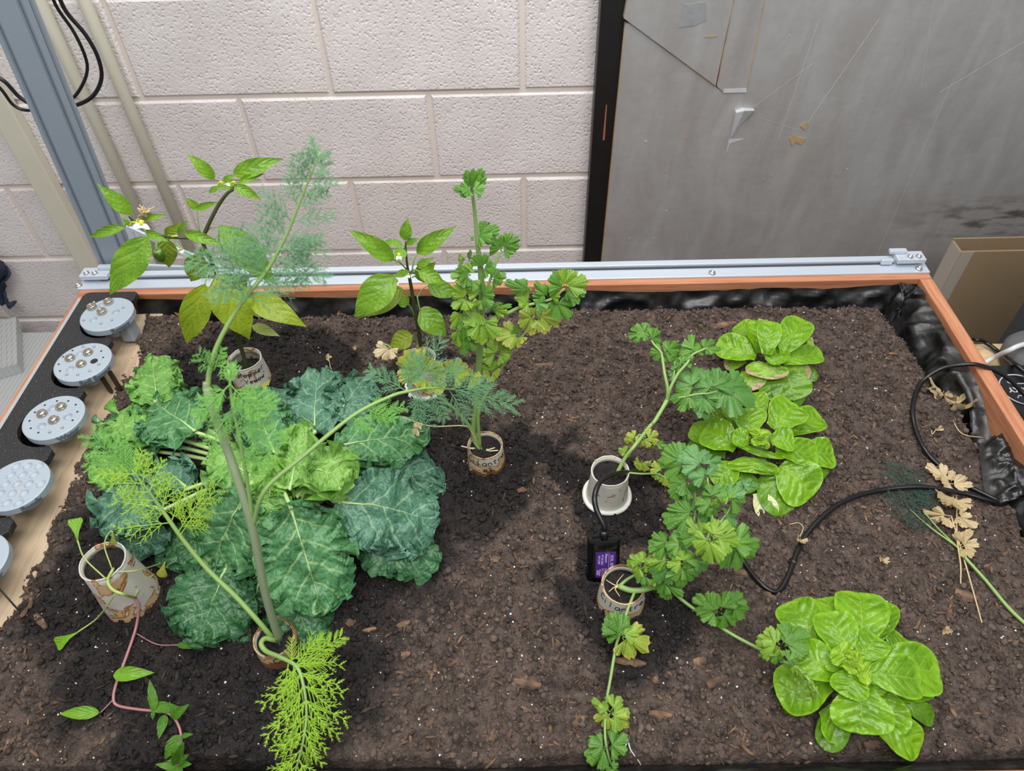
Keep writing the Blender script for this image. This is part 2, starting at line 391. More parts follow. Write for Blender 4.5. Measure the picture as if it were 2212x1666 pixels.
# side table with its things
M_BIRCH = woodmat('birch_ply', (196, 164, 122), (222, 195, 155), 0, .5, .6)
tb = thing('side_table', (1.72, -.27, FLOORZ), 'pale birch table beside the right side of the bed', 'table')
TZ = -.1
bevel(MB().box(1.525, 1.95, -.52, -.073, TZ-.018, TZ).obj('tabletop', M_BIRCH, tb), .002)
for x in (1.54, 1.91):
    for y in (-.50, -.125): MB().box(x, x+.03, y, y+.03, FLOORZ, TZ-.018).obj('leg', M_BIRCH, tb)
M_BPL = plain('black_plastic', (20, 20, 22), .35, var=.1)
M_LIGHTG = plain('pale_grey_print', (188, 190, 194), .4)
tool = thing('tool_case', (1.63, -.28, TZ), 'black tool case with a round white-printed badge on its lid, on the birch table', 'tool case')
LZ = TZ+.045
bevel(MB().box(1.526, 1.76, -.41, -.168, TZ, LZ).obj('body', M_BPL, tool), .006, 3)
def textmesh(s, size, depth_=0.0, bold=0, shear=0):
    cu = bpy.data.curves.new('t', 'FONT'); cu.body = s; cu.size = size; cu.extrude = depth_; cu.align_x = 'CENTER'; cu.align_y = 'CENTER'; cu.offset = bold; cu.shear = shear; cu.resolution_u = 3
    o = bpy.data.objects.new('t', cu); COL.objects.link(o)
    dg = bpy.context.evaluated_depsgraph_get(); me = bpy.data.meshes.new_from_object(o.evaluated_get(dg))
    V = np.array([v.co[:] for v in me.vertices]).reshape(-1, 3); F = [tuple(p.vertices) for p in me.polygons]
    bpy.data.objects.remove(o); bpy.data.curves.remove(cu); bpy.data.meshes.remove(me)
    return V, F
bc = PZ(2208, 842, LZ+.001)
th = np.linspace(0, 2*math.pi, 49)
def rim(c, a, b, w=.0012): return tube([(c[0]+a*math.cos(q), c[1]+b*math.sin(q), LZ+.0012) for q in th], w, 5)
bd = MB(); bd.lathe([(.0, .0), (.034, 0), (.034, .001), (0, .001)], (bc[0], bc[1], LZ), 40); bdg = bd.obj('badge', M_BPL, tool, smooth=False)
V, F = rim(bc, .033, .033); obj('badge_ring', V, F, M_LIGHTG, bdg)
V, F = textmesh('HUSKY', .014, .0003, .0004); V = V*np.array((-1, -1, 1))+np.array((bc[0], bc[1], LZ+.0013)); obj('lettering', V, F, M_LIGHTG, bdg, smooth=False)
for sgn in (1, -1):
    V, F = tube([(bc[0]-.016, bc[1]+sgn*.018, LZ+.0012), (bc[0]-.012, bc[1]+sgn*.013, LZ+.0012), (bc[0]+.012, bc[1]+sgn*.013, LZ+.0012), (bc[0]+.016, bc[1]+sgn*.018, LZ+.0012)], .001, 5); obj('badge_line', V, F, M_LIGHTG, bdg)
gp = PZ(2232, 795, TZ)
tag(MB().lathe([(0, 0), (.05, 0), (.058, .008), (.06, .03), (.052, .042), (.03, .046), (0, .046)], gp, 40).obj('round_pouch', plain('grey_felt', (92, 92, 94), .85, var=.15, bump=.3), smooth=True), 'round dark grey felt pouch on the birch table behind the tool case', 'pouch')
M_WCAB = plain('white_cable', (206, 206, 204), .4); M_CABLE = plain('black_rubber', (14, 14, 15), .32, var=.1)
tag(MB().tube([PZ(2125, 785, TZ+.006), PZ(2150, 771, TZ+.02), PZ(2180, 757, TZ+.05), PZ(2212, 744, TZ+.055), PZ(2300, 725, TZ+.03)], .0042, 10, sm=6).obj('white_cable', M_WCAB, smooth=True), 'thick white cable crossing the birch table', 'cable')
tag(MB().tube([PZ(2070, 735, -.3), PZ(2100, 734, TZ+.008), PZ(2128, 740, TZ+.012), PZ(2160, 763, TZ+.010), PZ(2190, 785, TZ+.050), PZ(2212, 803, TZ+.054), PZ(2260, 850, TZ+.052)], .0040, 10, sm=6).obj('table_cable', M_CABLE, smooth=True), 'black cable lying across the birch table under the white cable', 'cable')
# clear plastic, lower left, and navy cloth
pc = NT('clear_corrugated_plastic'); co = pc.coord('Object', (1, 1, 1)); wv = pc.n('ShaderNodeTexWave'); wv.inputs['Scale'].default_value = 30; pc.l(co, wv.inputs[0])
pc.set(lin((206, 209, 208)), .25); pc.b.inputs['Transmission Weight'].default_value = .3; pc.bump(wv.outputs[1], .5, .002)
bn = thing('storage_bin', (-.68, .28, FLOORZ), 'clear plastic storage bin on the floor by the wall, left of the bed', 'bin')
mb = MB(); x0, x1, y0, y1, zt = -.95, -.46, .12, .42, -.5
mb.box(x0, x1, y0, y0+.006, FLOORZ, zt); mb.box(x0, x1, y1-.006, y1, FLOORZ, zt); mb.box(x0, x0+.006, y0+.006, y1-.006, FLOORZ, zt); mb.box(x1-.006, x1, y0+.006, y1-.006, FLOORZ, zt); mb.box(x0+.006, x1-.006, y0+.006, y1-.006, FLOORZ, FLOORZ+.006)
mb.obj('body', pc.m, bn); bevel(MB().box(x0-.01, x1+.01, y0-.01, y1+.01, zt, zt+.02).obj('lid', pc.m, bn), .004)
def slab(c, sx, sy, sz, rz, label):
    R = np.array([[math.cos(rz), -math.sin(rz), 0], [math.sin(rz), math.cos(rz), 0], [0, 0, 1]]); mb = MB(); mb.box(-sx/2, sx/2, -sy/2, sy/2, 0, sz, R, c)
    k = int(sx/.012)
    for i in range(k): mb.box(-sx/2+i*.012, -sx/2+i*.012+.005, -sy/2, sy/2, sz, sz+.0015, R, c)
    return tag(mb.obj('plastic_sheet', pc.m), label, 'plastic sheet')
slab((-.70, .28, -.479), .4, .2, .03, .45, 'clear corrugated plastic sheet lying on the lid of the plastic bin')
slab((-.74, .30, -.447), .3, .16, .035, .75, 'smaller clear corrugated plastic sheet lying on top of the larger plastic sheet')
M_NAVY = plain('navy_fabric', (34, 42, 62), .8, var=.3, bump=.4)
def rag(pts, w, name, label):
    P = spline(pts, 5); V = []; n = 7
    for i, p in enumerate(P):
        for j in range(n):
            a = (j/(n-1)-.5); V.append(p+np.array((a*w*(1+.3*n1(i*.6, 3)), -.012*math.cos(a*9+i*.7), .01*n1(i*.5+j, 5))))
    o = tag(obj(name, V, grid_faces(len(P), n), M_NAVY), label, 'cloth'); sd = o.modifiers.new('s', 'SOLIDIFY'); sd.thickness = .004; return o
a = PY(-40, 560, .47); rag([a+np.array((-.10, 0, .04)), a+np.array((0, 0, .0)), PY(8, 590, .47), PY(-6, 618, .47), PY(4, 640, .47), PY(20, 658, .47)], .03, 'hanging_cloth', 'navy blue cloth hanging against the wall at the far left')

# ================================================================== PLANTER BED
M_CEDAR = woodmat('cedar', (168, 106, 74), (200, 140, 104), 0, .5)
M_CEDARY = woodmat('cedar_y', (168, 106, 74), (200, 140, 104), 1, .5)
BX0, BX1, BY0, BY1, BD = 0., 1.506, -.83, .045, -.3
bed = thing('planter_bed', (.75, -.39, FLOORZ), 'waist-high cedar planter bed with a black plastic lining', 'planter')
bevel(MB().box(BX0, BX1, -.010, BY1, BD, 0).obj('bed_board', M_CEDAR, bed), .0015)
bevel(MB().box(1.484, BX1, BY0, -.0105, BD, 0).obj('bed_board', M_CEDARY, bed), .0015)
bevel(MB().box(BX0, .022, BY0, -.0105, BD, 0).obj('bed_board', M_CEDARY, bed), .0015)
bevel(MB().box(.0225, 1.4835, BY0, -.792, BD, 0).obj('bed_board', M_CEDAR, bed), .0015)
MB().box(.0225, 1.4835, -.7915, -.0105, BD-.02, BD).obj('bed_base', M_CEDAR, bed)
for x in (.03, 1.42):
    for y in (-.78, -.07): MB().box(x, x+.06, y, y+.06, FLOORZ, BD-.02).obj('leg', M_CEDAR, bed)
# pine board inside, left
M_PINE = woodmat('raw_pine', (180, 156, 128), (206, 184, 156), 1, .6, .8)
tag(bevel(MB().box(.062, .145, -.775, -.022, -.13, -.034).obj('pine_board', M_PINE), .003), 'raw pale pine board along the left inside of the bed, under the tool tray', 'board')
# ---------- soil heightfield
NXs, NYs = 700, 400
gx = np.linspace(.05, 1.475, NXs); gy = np.linspace(-.785, -.018, NYs)
X, Y = np.meshgrid(gx, gy, indexing='ij')
H = .006*n2(X*7, Y*7, 1)+.005*n2(X*15, Y*15, 2)+.003*n2(X*34, Y*34, 3)
H += .010*np.exp(-((Y+.06)/.05)**2)+.012*np.exp(-((X-.17)/.05)**2)*np.clip((Y+.75)/.2, 0, 1)
def splat(n, r0, r1, k):
    global H
    dx, dy = gx[1]-gx[0], gy[1]-gy[0]
    cx = rng.uniform(gx[0], gx[-1], n); cy = rng.uniform(gy[0], gy[-1], n); rr = r0+(r1-r0)*rng.random(n)**2.2
    an = rng.uniform(0, 3.14, n); el = rng.uniform(.55, 1, n)
    for x, y, r, a, e in zip(cx, cy, rr, an, el):
        i0 = max(0, int((x-r-gx[0])/dx)); i1 = min(NXs, int((x+r-gx[0])/dx)+2); j0 = max(0, int((y-r-gy[0])/dy)); j1 = min(NYs, int((y+r-gy[0])/dy)+2)
        A = gx[i0:i1, None]-x; B = gy[None, j0:j1]-y
        p = (A*math.cos(a)+B*math.sin(a)); q = (-A*math.sin(a)+B*math.cos(a))/e
        d = 1-(p*p+q*q)/(r*r); blk = H[i0:i1, j0:j1]
        ii = min(i1-1, max(i0, int((x-gx[0])/dx)))-i0; jj = min(j1-1, max(j0, int((y-gy[0])/dy)))-j0
        if blk.size == 0: continue
        base = blk[ii, jj]
        np.maximum(blk, np.where(d > 0, base+k*r*np.sqrt(np.clip(d, 0, 1))-.15*r, -9), out=blk)
Hsm = H.copy()
splat(420, .008, .022, .30); splat(5200, .004, .010, .42); splat(9000, .0025, .005, .6)
wi = (np.arange(NXs)[:, None]+1.9*n2(X*190, Y*190, 31)+1.0*n2(X*420, Y*420, 33)).round().astype(int).clip(0, NXs-1); wj = (np.arange(NYs)[None, :]+1.9*n2(X*190, Y*190, 32)+1.0*n2(X*420, Y*420, 34)).round().astype(int).clip(0, NYs-1)
H = H[wi, wj]
H += .0022*n2(X*150, Y*150, 4)+.0022*n2(X*260, Y*260, 5)+.0014*n2(X*420, Y*420, 6)
H = np.minimum(H, Hsm+.016)
# depressions and rims
XL = .112+.022*np.clip((-Y)/.6, 0, 1)+.006*n2(Y*24, Y*0, 8)+.004*n2(Y*60, Y*0, 9)
XL = np.where(Y < -.60, XL-(-.60-Y)*.9, XL)
XR = 1.415+.045*np.clip((-Y-.02)/.33, 0, 1)+.006*n2(Y*26, Y*0, 11)
YB = -.036+.006*n2(X*22, X*0, 12); YF = -.772+.006*n2(X*18, X*0, 13)
edge = np.minimum(np.minimum(X-XL, XR-X), np.minimum(YB-Y, Y-YF))
H += np.where(edge < .012, -.10*np.clip((.012-edge)/.012, 0, 1.6)**1.6*.35, 0)
def soil_z(x, y):
    i = np.clip((np.asarray(x)-gx[0])/(gx[1]-gx[0]), 0, NXs-1).astype(int); j = np.clip((np.asarray(y)-gy[0])/(gy[1]-gy[0]), 0, NYs-1).astype(int)
    return SOIL+H[i, j]
def PS(u, v, h=0):
    z = SOIL
    for _ in range(4):
        P = PZ(u, v, z+h); z = max(SOIL-.012, float(soil_z(P[0], P[1])))
    return PZ(u, v, z+h)
WET = [(PZ(u, v, SOIL)[:2], r) for u, v, r in [(250, 1290, .13), (600, 1420, .15), (420, 1470, .14), (560, 820, .13), (690, 790, .09), (900, 850, .10), (1050, 1020, .10), (1130, 980, .06), (1320, 1080, .085), (1345, 1330, .095), (1270, 1230, .05), (860, 1130, .13), (640, 1200, .22), (400, 1200, .2), (1230, 1010, .06), (500, 800, .12), (980, 960, .08), (300, 1390, .12), (1350, 1390, .05)]]
wet = np.zeros_like(H)
wn = .03*n2(X*26, Y*26, 21)+.015*n2(X*70, Y*70, 22)
for (c, r) in WET:
    d = np.hypot(X-c[0], Y-c[1])+wn
    wet = np.maximum(wet, np.clip((r-d)/(.3*r), 0, 1))
def soilmat():
    t = NT('potting_soil'); co = t.coord('Object')
    f = t.noise(co, 60, 5, .65); g = t.noise(co, 300, 4); k = t.voro(co, 170)
    base = t.mix(t.ramp(f, .32, .7), lin((55, 46, 42)), lin((98, 84, 77)))
    base = t.mix(t.math('MULTIPLY', t.ramp(g, .5, .75), .5), base, lin((134, 114, 102)))
    base = t.mix(t.math('MULTIPLY', t.ramp(k, .25, .1), .35), base, lin((40, 33, 30)))
    tn = t.n('ShaderNodeAttribute', attribute_name='tone')
    base = t.mix(t.math('MULTIPLY', tn.outputs['Fac'], .7), base, t.mix(f, lin((106, 92, 84)), lin((142, 124, 113))))
    at = t.n('ShaderNodeAttribute', attribute_name='wet'); wetc = t.mix(t.ramp(f, .3, .75), lin((22, 19, 19)), lin((46, 40, 38)))
    t.set(t.mix(at.outputs['Fac'], base, wetc), t.math('MULTIPLY_ADD', at.outputs['Fac'], -.35, .95), 0, .35)
    t.bump(t.math('ADD', g, t.math('MULTIPLY', f, 1.5)), 1.0, .004); return t.m
M_SOIL = soilmat()
so = obj('soil', np.stack([X, Y, SOIL+H], -1).reshape(-1, 3), grid_faces(NXs, NYs), M_SOIL, None, attr={'wet': wet.ravel(), 'tone': np.clip(n2(X*120, Y*120, 41)*.5+n2(X*300, Y*300, 42)*.5, 0, 1).ravel()*.5})
tag(so, 'dark brown crumbly potting soil filling the bed, black where watered', 'soil', kind='stuff')
# ---------- bits in the soil (uncountable): clods, chips, perlite, feed beads
def bits(name, n, kind, mat, label, cat, s0, s1, wetattr=True):
    V = []; F = []; A = []; TN = []; k = 0
    ico = np.array([(0, 0, 1), (.9, 0, .4), (.28, .85, .4), (-.72, .53, .4), (-.72, -.53, .4), (.28, -.85, .4), (0, 0, -1.), (.72, .53, -.4), (-.28, .85, -.4), (-.9, 0, -.4), (-.28, -.85, -.4), (.72, -.53, -.4)])
    IF = [(0, 1, 2), (0, 2, 3), (0, 3, 4), (0, 4, 5), (0, 5, 1), (1, 7, 2), (2, 7, 8), (2, 8, 3), (3, 8, 9), (3, 9, 4), (4, 9, 10), (4, 10, 5), (5, 10, 11), (5, 11, 1), (1, 11, 7), (6, 8, 7), (6, 9, 8), (6, 10, 9), (6, 11, 10), (6, 7, 11)]
    IF = np.array(IF)
    xs = rng.uniform(.09, 1.45, n); ys = rng.uniform(-.775, -.03, n); zs = soil_z(xs, ys); ok = zs > SOIL-.012
    for x, y, z in zip(xs[ok], ys[ok], zs[ok]):
        s = s0+(s1-s0)*rnd.random()**2.5; sc = np.array((1, rnd.uniform(.6, 1), rnd.uniform(.5, .9)))*s
        if kind == 'chip': sc = np.array((rnd.uniform(1.6, 3.6), rnd.uniform(.5, .9), rnd.uniform(.22, .4)))*s
        R = Matrix.Rotation(rnd.uniform(0, 6.28), 3, 'Z') @ Matrix.Rotation(rnd.gauss(0, .45), 3, 'Y') @ Matrix.Rotation(rnd.gauss(0, .4), 3, 'X')
        P = (ico*(1+rng.uniform(-.22, .22, (12, 1)))*sc)@np.array(R).T+np.array((x, y, z+sc[2]*.35))
        V.append(P); F.append(IF+k); k += 12
        i = int(np.clip((x-gx[0])/(gx[1]-gx[0]), 0, NXs-1)); j = int(np.clip((y-gy[0])/(gy[1]-gy[0]), 0, NYs-1)); A += [wet[i, j]]*12; TN += [rnd.random()**2.2]*12
    return tag(obj(name, np.concatenate(V), np.concatenate(F), mat, None, smooth=kind == 'bead', attr={'wet': A, 'tone': TN} if wetattr else None), label, cat, kind='stuff')
bits('soil_clods', 27000, 'clod', M_SOIL, 'small loose clods lying on the potting soil', 'clods', .0009, .0056)
def chipmat():
    t = NT('bark_fibre'); co = t.coord('Object'); f = t.noise(co, 90, 3); g = t.noise(co, 25, 2)
    base = t.mix(t.ramp(g, .4, .62), lin((74, 57, 48)), t.mix(t.ramp(f, .35, .7), lin((96, 72, 56)), lin((140, 110, 84))))
    at = t.n('ShaderNodeAttribute', attribute_name='wet'); t.set(t.mix(t.math('MULTIPLY', at.outputs['Fac'], .85), base, lin((28, 24, 23))), .85); t.bump(f, .4, .001); return t.m
M_CHIP = chipmat()
bits('bark_crumbs', 14000, 'chip', M_CHIP, 'fine bark and fibre crumbs mixed through the soil surface', 'bark crumbs', .0007, .0036)
bits('perlite', 2300, 'bead', plain('perlite_white', (226, 222, 214), .7, var=.08), 'tiny white perlite grains sprinkled in the soil', 'perlite', .0004, .0018, False)
bits('feed_beads', 260, 'bead', plain('feed_tan', (206, 172, 118), .45, var=.1), 'tiny tan fertiliser beads sprinkled in the soil', 'fertiliser', .0008, .0021, False)
# larger bark pieces, singly
bark = [(800, 1362, 32, 10, .2), (877, 1415, 20, 12, .1), (872, 1350, 30, 12, .3), (1065, 1590, 40, 20, .9), (760, 1345, 26, 18, .9), (1140, 1480, 60, 22, -.2), (1360, 1432, 70, 16, -.1), (1545, 1475, 46, 18, .4), (1425, 1545, 50, 16, -.1), (1510, 1430, 28, 18, .1), (90, 1345, 52, 13, -.7), (68, 1302, 36, 10, -1.2), (58, 1320, 34, 9, 1.4), (1070, 1210, 22, 14, .1), (1100, 1590, 26, 10, 1.2), (1250, 1560, 34, 14, .6), (1415, 610+860, 20, 12, 1), (1600, 1240, 34, 18, -.3), (1660, 1290, 30, 16, -.5), (2085, 1290, 46, 24, -.5), (2048, 1330, 26, 12, .9), (1880, 1610, 36, 20, .2), (560+620, 1120, 24, 12, .3), (1045, 1015+330, 36, 8, .9), (1175, 790, 40, 9, .1), (1560, 705, 60, 14, .2), (1790, 850, 28, 7, -.8), (1130, 1060, 26, 12, .3), (930, 1560, 26, 12, .9), (1655, 1590, 26, 9, .6)]
BSEEN = {}; LMK = [('dill cup', 600, 1400), ('front lettuce', 1850, 1450), ('Cilantro 2 cup', 1350, 1310), ('Cilantro #3 cup', 1048, 980), ('clean white cup', 1308, 1060), ('middle lettuce', 1650, 980), ('rear lettuce', 1660, 780), ('left stained cup', 235, 1270), ('dry leaf bundle', 2060, 1090), ('kale', 750, 1150), ('trailing cilantro shoot', 1315, 1560), ('lowest dill frond', 660, 1540)]
for (u, v, L, w, a) in bark:
    P = PS(u, v); mpp = depth(P)/FPX; L *= mpp; w *= mpp*1.1
    n = 7; V = []
    for i in range(n):
        t = i/(n-1); ww = w*.5*(.45+.55*math.sin(math.pi*min(1, t*.9+.08)))*(1+.25*n1(i*1.7, u))
        for q in ((-1, 0), (-.6, .45), (.6, .5), (1, 0), (0, -.4)):
            V.append(((t-.5)*L, q[0]*ww, q[1]*w*.45+.0012*n1(i*2.1+q[0]*3, v)))
    R = np.array(Matrix.Rotation(a, 3, 'Z') @ Matrix.Rotation(rnd.gauss(0, .06), 3, 'Y'))
    V = np.array(V)@R.T+P+np.array((0, 0, .0015+w*.12))
    F = [tuple(x) for x in grid_faces(n, 5, True)]+[(4, 3, 2, 1, 0), tuple(range((n-1)*5, n*5))]
    lm = min(LMK, key=lambda k: math.hypot(u-k[1], v-k[2])); du, dv = u-lm[1], v-lm[2]; far = 'well' if math.hypot(du, dv) > 170 else 'just'
    dr = ('right of' if du > 0 else 'left of') if abs(du) > abs(dv) else ('in front of' if dv > 0 else 'behind')
    lb_ = f"{'long' if L/w > 2.2 else 'stubby'} brown bark chip lying {far} {dr} the {lm[0]}"; k_ = BSEEN.get(lb_, 0); BSEEN[lb_] = k_+1
    if k_: lb_ = lb_.replace('bark chip', ('bark chip farther out,', 'bark chip farthest out,', 'bark chip, last one,')[min(k_-1, 2)])
    tag(obj('bark_chip', V, F, M_CHIP, None, smooth=False, attr={'wet': np.zeros(len(V))}), lb_, 'bark chip', 'loose bark chips on the soil')
# ---------- liner
def linermat():
    t = NT('black_liner_film'); co = t.coord('Object'); f = t.noise(co, 30, 4); t.set(t.mix(t.ramp(f, .4, .8), lin((17, 17, 18)), lin((44, 43, 42))), t.math('MULTIPLY_ADD', f, .4, .16), 0, .6)
    t.bump(t.noise(co, 28, 2, .5, .8), .25, .006); return t.m
M_LINER = linermat()
def liner_strip(n, f, seed, amp):
    m_ = 14; V = []
    for i in range(n):
        s = i/(n-1)
        for j in range(m_):
            q = j/(m_-1); p, nrm = f(s, q)
            rg = 1-abs(n2(s*n*.085, q*2.2, seed)); rg2 = 1-abs(n2(s*n*.21+q*2, q*3.1, seed+1))
            V.append(p+nrm*(amp*(rg**3*1.1+rg2**4*.5-.4)*math.sin(math.pi*min(1, q*1.1+.12))**.7))
    V = np.array(V); V[:, 0] = np.minimum(V[:, 0], 1.4835); V[:, 1] = np.clip(V[:, 1], -.7912, -.0112); V[:, 2] = np.minimum(V[:, 2], -.003)
    o = obj('liner_sheet', V, grid_faces(n, m_), M_LINER, ln); return o
ln = thing('bed_liner', (.75, -.39, SOIL-.05), 'wrinkled black plastic liner showing between the soil and the cedar boards', 'liner')
def f_back(s, q): x = .10+s*1.385; top = -.013-.004*n1(x*9, 3); return np.array((x, -.0125-.030*q**1.3, top-(.075+.0)*q)), np.array((0, -1, .45))
def f_right(s, q):
    y = -.012-s*.775; top = -.010-.010*max(0, n1(s*6, 5))-(.035*math.exp(-((s-.42)/.07)**2)); w = .066-.028*min(1, s/.45)
    return np.array((1.4825-w*q**.85, y, top-.075*q**1.4)), np.array((-.8, 0, .6))
def f_front(s, q): x = .05+s*1.435; return np.array((x, -.790+.024*q, -.006-.006*abs(n1(x*7, 9))-.05*q)), np.array((0, .5, .8))
liner_strip(260, f_back, 3, .010); liner_strip(190, f_right, 7, .019); liner_strip(200, f_front, 12, .007)
def f_fold(s, q):
    b = np.array((1.478, -.345-.10*s, -.016-.014*s)); return b+np.array((-.052*q*(.6+.5*s), -.008*q, .006*math.sin(q*3)-.018*q)), np.array((-.3, 0, .9))
liner_strip(60, f_fold, 17, .014)
def f_corner(s, q):
    a = s*math.pi/2; return np.array((1.448+.034*math.sin(a), -.048+.034*math.cos(a), -.004-.012*q)) + np.array((-math.sin(a), -math.cos(a), 0))*(.055*q**.8)+np.array((0, 0, -.05*q**1.6)), np.array((-.5*math.sin(a), -.5*math.cos(a), .8))
liner_strip(40, f_corner, 23, .020)
# ================================================================== TRACK AND GANTRY
M_ALU = plain('white_aluminium', (200, 209, 220), .34, .35, var=.03, scale=12)
M_ALUG = plain('grey_aluminium', (142, 152, 163), .42, .2, var=.04, scale=6)
M_STEEL = plain('polished_steel', (205, 205, 205), .18, .95, var=.03)
M_NICK = plain('warm_nickel', (196, 186, 170), .2, .95, var=.03)
M_RUB = plain('grey_rubber', (62, 63, 66), .6, var=.1)
tr = thing('track_rail', (.75, .02, 0), 'long pale aluminium track rail bolted along the back board of the bed', 'rail')
mb = MB(); mb.box(-.004, 1.506, .003, .030, 0, .004); mb.box(-.004, 1.506, .030, .043, 0, .011); bevel(mb.obj('rail_base', M_ALU, tr), .0008)
MB().box(.03, 1.45, .0265, .0298, .004, .0062).obj('belt', M_RUB, tr)
def screw(mb, c, r, h):
    mb.lathe([(0, 0), (r, 0), (r, h*.35), (r*.85, h*.75), (r*.5, h), (r*.34, h), (r*.3, h*.55), (0, h*.55)], c, 18)
for u, v in [(170, 618), (635, 612), (1086, 606), (1540, 597), (1986, 584)]:
    p = PZ(u, v, .004); mb = MB(); screw(mb, (p[0], .0115, .004), .0065, .0042); mb.obj('bolt', M_STEEL, tr, smooth=True)
for s, x0 in ((1, .0), (-1, 1.500)):
    br = MB(); X_ = lambda a: x0+s*a
    for a, b, y0, y1, z0, z1 in ((0, .05, .018, .044, .0112, .020), (.03, .06, .034, .044, .0202, .027), (.055, .075, .022, .03, .0062, .016)):
        br.box(min(X_(a), X_(b)), max(X_(a), X_(b)), y0, y1, z0, z1)
    bk = bevel(br.obj('end_clamp', M_ALU, tr), .0015)
    for a in (.012, .027):
        mb = MB(); screw(mb, (X_(a), .026, .020), .0052, .0042); mb.obj('clamp_screw', M_STEEL, bk, smooth=True)
ga = thing('gantry', (.055, .06, .03), 'grey aluminium gantry column with its wheeled side plate at the left end of the track', 'gantry')
TILT = math.radians(4.6); Rt = np.array([[math.cos(TILT), 0, math.sin(TILT)], [0, 1, 0], [-math.sin(TILT), 0, math.cos(TILT)]])
def colprof():
    a = .03; b = .011; g = .0042; d = .006
    f = [(-a, -b)]
    for c in (-.0205, .0205): f += [(c-g, -b), (c-g*.55, -b+d*.5), (c-g*.55, -b+d), (c+g*.55, -b+d), (c+g*.55, -b+d*.5), (c+g, -b)]
    f += [(a, -b), (a, -g), (a-d*.5, -g*.55), (a-d, -g*.55), (a-d, g*.55), (a-d*.5, g*.55), (a, g), (a, b), (-a, b)]
    return f
pf = colprof(); n = len(pf); V = []
for z in (0, 1.1):
    for x, y in pf: V.append(Rt@np.array((x, y, z))+np.array((.052, .064, .006)))
F = [(i, (i+1) % n, n+(i+1) % n, n+i) for i in range(n)]+[tuple(range(n-1, -1, -1)), tuple(range(n, 2*n))]
obj('column', V, F, M_ALUG, ga, smooth=False)
GY = .050
def gxz(u, v): p = PY(u, v, GY); return np.array((p[0], p[2]))
outer = [gxz(292, 596), gxz(486, 596), gxz(478, 578), gxz(450, 564), gxz(372, 533), gxz(272, 488)]
inner = [gxz(316, 573), gxz(440, 579), gxz(442, 576), gxz(438, 569), gxz(368, 541), gxz(286, 501)]
V = [(p[0], y, p[1]) for y in (GY, GY+.005) for p in outer+inner]; k = 6
F = []
for i in range(k):
    j = (i+1) % k
    F += [(i, j, k+j, k+i), (2*k+j, 2*k+i, 3*k+i, 3*k+j), (i, 2*k+i, 2*k+j, j), (k+j, 3*k+j, 3*k+i, k+i)]
bevel(obj('side_plate', V, F, M_ALU, ga, smooth=False), .001)
Rx = np.array([[1, 0, 0], [0, 0, -1], [0, 1, 0]], float)
for u, v in ((294, 595), (450, 592)):
    p = PY(u, v, .034)
    w = MB(); w.lathe([(.0075, -.006), (.0115, -.006), (.0135, -.0025), (.0135, .0025), (.0115, .006), (.0075, .006), (.0075, -.006)], (p[0], .040, p[2]), 32, Rx); wo = w.obj('wheel', M_RUB, ga, smooth=False)
    h = MB(); h.lathe([(0, -.004), (.0072, -.004), (.0072, .006), (0, .006)], (p[0], .040, p[2]), 24, Rx); h.lathe([(0, .0055), (.004, .0055), (.0038, .010), (.002, .010), (.0018, .008), (0, .008)], (p[0], .040, p[2]), 12, Rx); h.obj('hub', M_STEEL, wo)
cy = .14
lp = thing('gantry_cable', (.05, cy, .3), 'two thin black cables looping behind the grey aluminium column at top left', 'cable')
for pts, r in (([(96, -60), (120, 10), (160, 70), (185, 125), (187, 160), (170, 197), (150, 216), (120, 222)], .0026), ([(112, -50), (140, 20), (185, 75), (212, 125), (219, 170), (200, 208), (162, 228), (120, 232)], .0032),
               ([(-20, 160), (10, 176), (38, 206), (60, 222)], .0032), ([(-20, 170), (5, 196), (28, 226), (54, 238), (90, 236)], .0026)):
    pp_ = [PY(u, v, cy) for u, v in pts]
    if pts[0][1] < 0: q_ = np.array((.135, .079, 1.06)); d_ = pp_[0]-pp_[1]; m_ = pp_[0]+d_*1.2; pp_ = [q_+(m_-q_)*k/8 for k in range(9)]+pp_
    MB().tube(pp_, r, 8, sm=8).obj('cable_loop', M_CABLE, lp, smooth=True)

# ================================================================== TOOL TRAY AND TOOLS
TT = .012
tools_px = [(226, 678), (177.5, 781), (118, 901), (36, 1046), (-62, 1215)]
DZ = .0255
tc = [PZ(u, v, DZ) for u, v in tools_px]
TX = np.mean([c[0] for c in tc]); tc = [np.array((TX+(c[0]-TX)*.6, c[1], DZ)) for c in tc]
t0 = thing('tool_tray', (.06, -.3, .005), 'black speckled tool tray with open round slots along the left rim', 'tray')
out = []
xl, xr, yb = .0225, .116, -.017
out += [(xl, yb-.01), (xl+.003, yb-.003), (xl+.01, yb), (xr-.006, yb), (xr, yb-.004)]
RS = .0445; cxs = TX-.0085
for i, c in enumerate(tc):
    y = c[1]; h = RS*.93
    ht = math.acos(.93) if False else math.pi/2
    out += [(xr, y+h+.009), (xr-.008, y+h+.001)]
    for q in np.linspace(math.radians(70), math.radians(290), 26): out.append((cxs+RS*math.cos(q), y+RS*math.sin(q)))
    out += [(xr-.008, y-h-.001), (xr, y-h-.009)]
out += [(xr, -.765), (xl, -.765)]
def trimat():
    t = NT('speckled_black_print'); co = t.coord('Object'); f = t.noise(co, 420, 2, .7); g = t.noise(co, 40, 3)
    t.set(t.mix(t.ramp(f, .60, .72), t.mix(g, lin((30, 30, 32)), lin((44, 44, 46))), lin((104, 104, 106))), .5); t.bump(f, .6, .001); return t.m
M_TRAY = trimat()
n = len(out); V = [(x, y, TT) for x, y in out]+[(x, y, TT-.0095) for x, y in out]
F = [tuple(range(n)), tuple(range(2*n-1, n-1, -1))]+[(i, n+i, n+(i+1) % n, (i+1) % n) for i in range(n)]
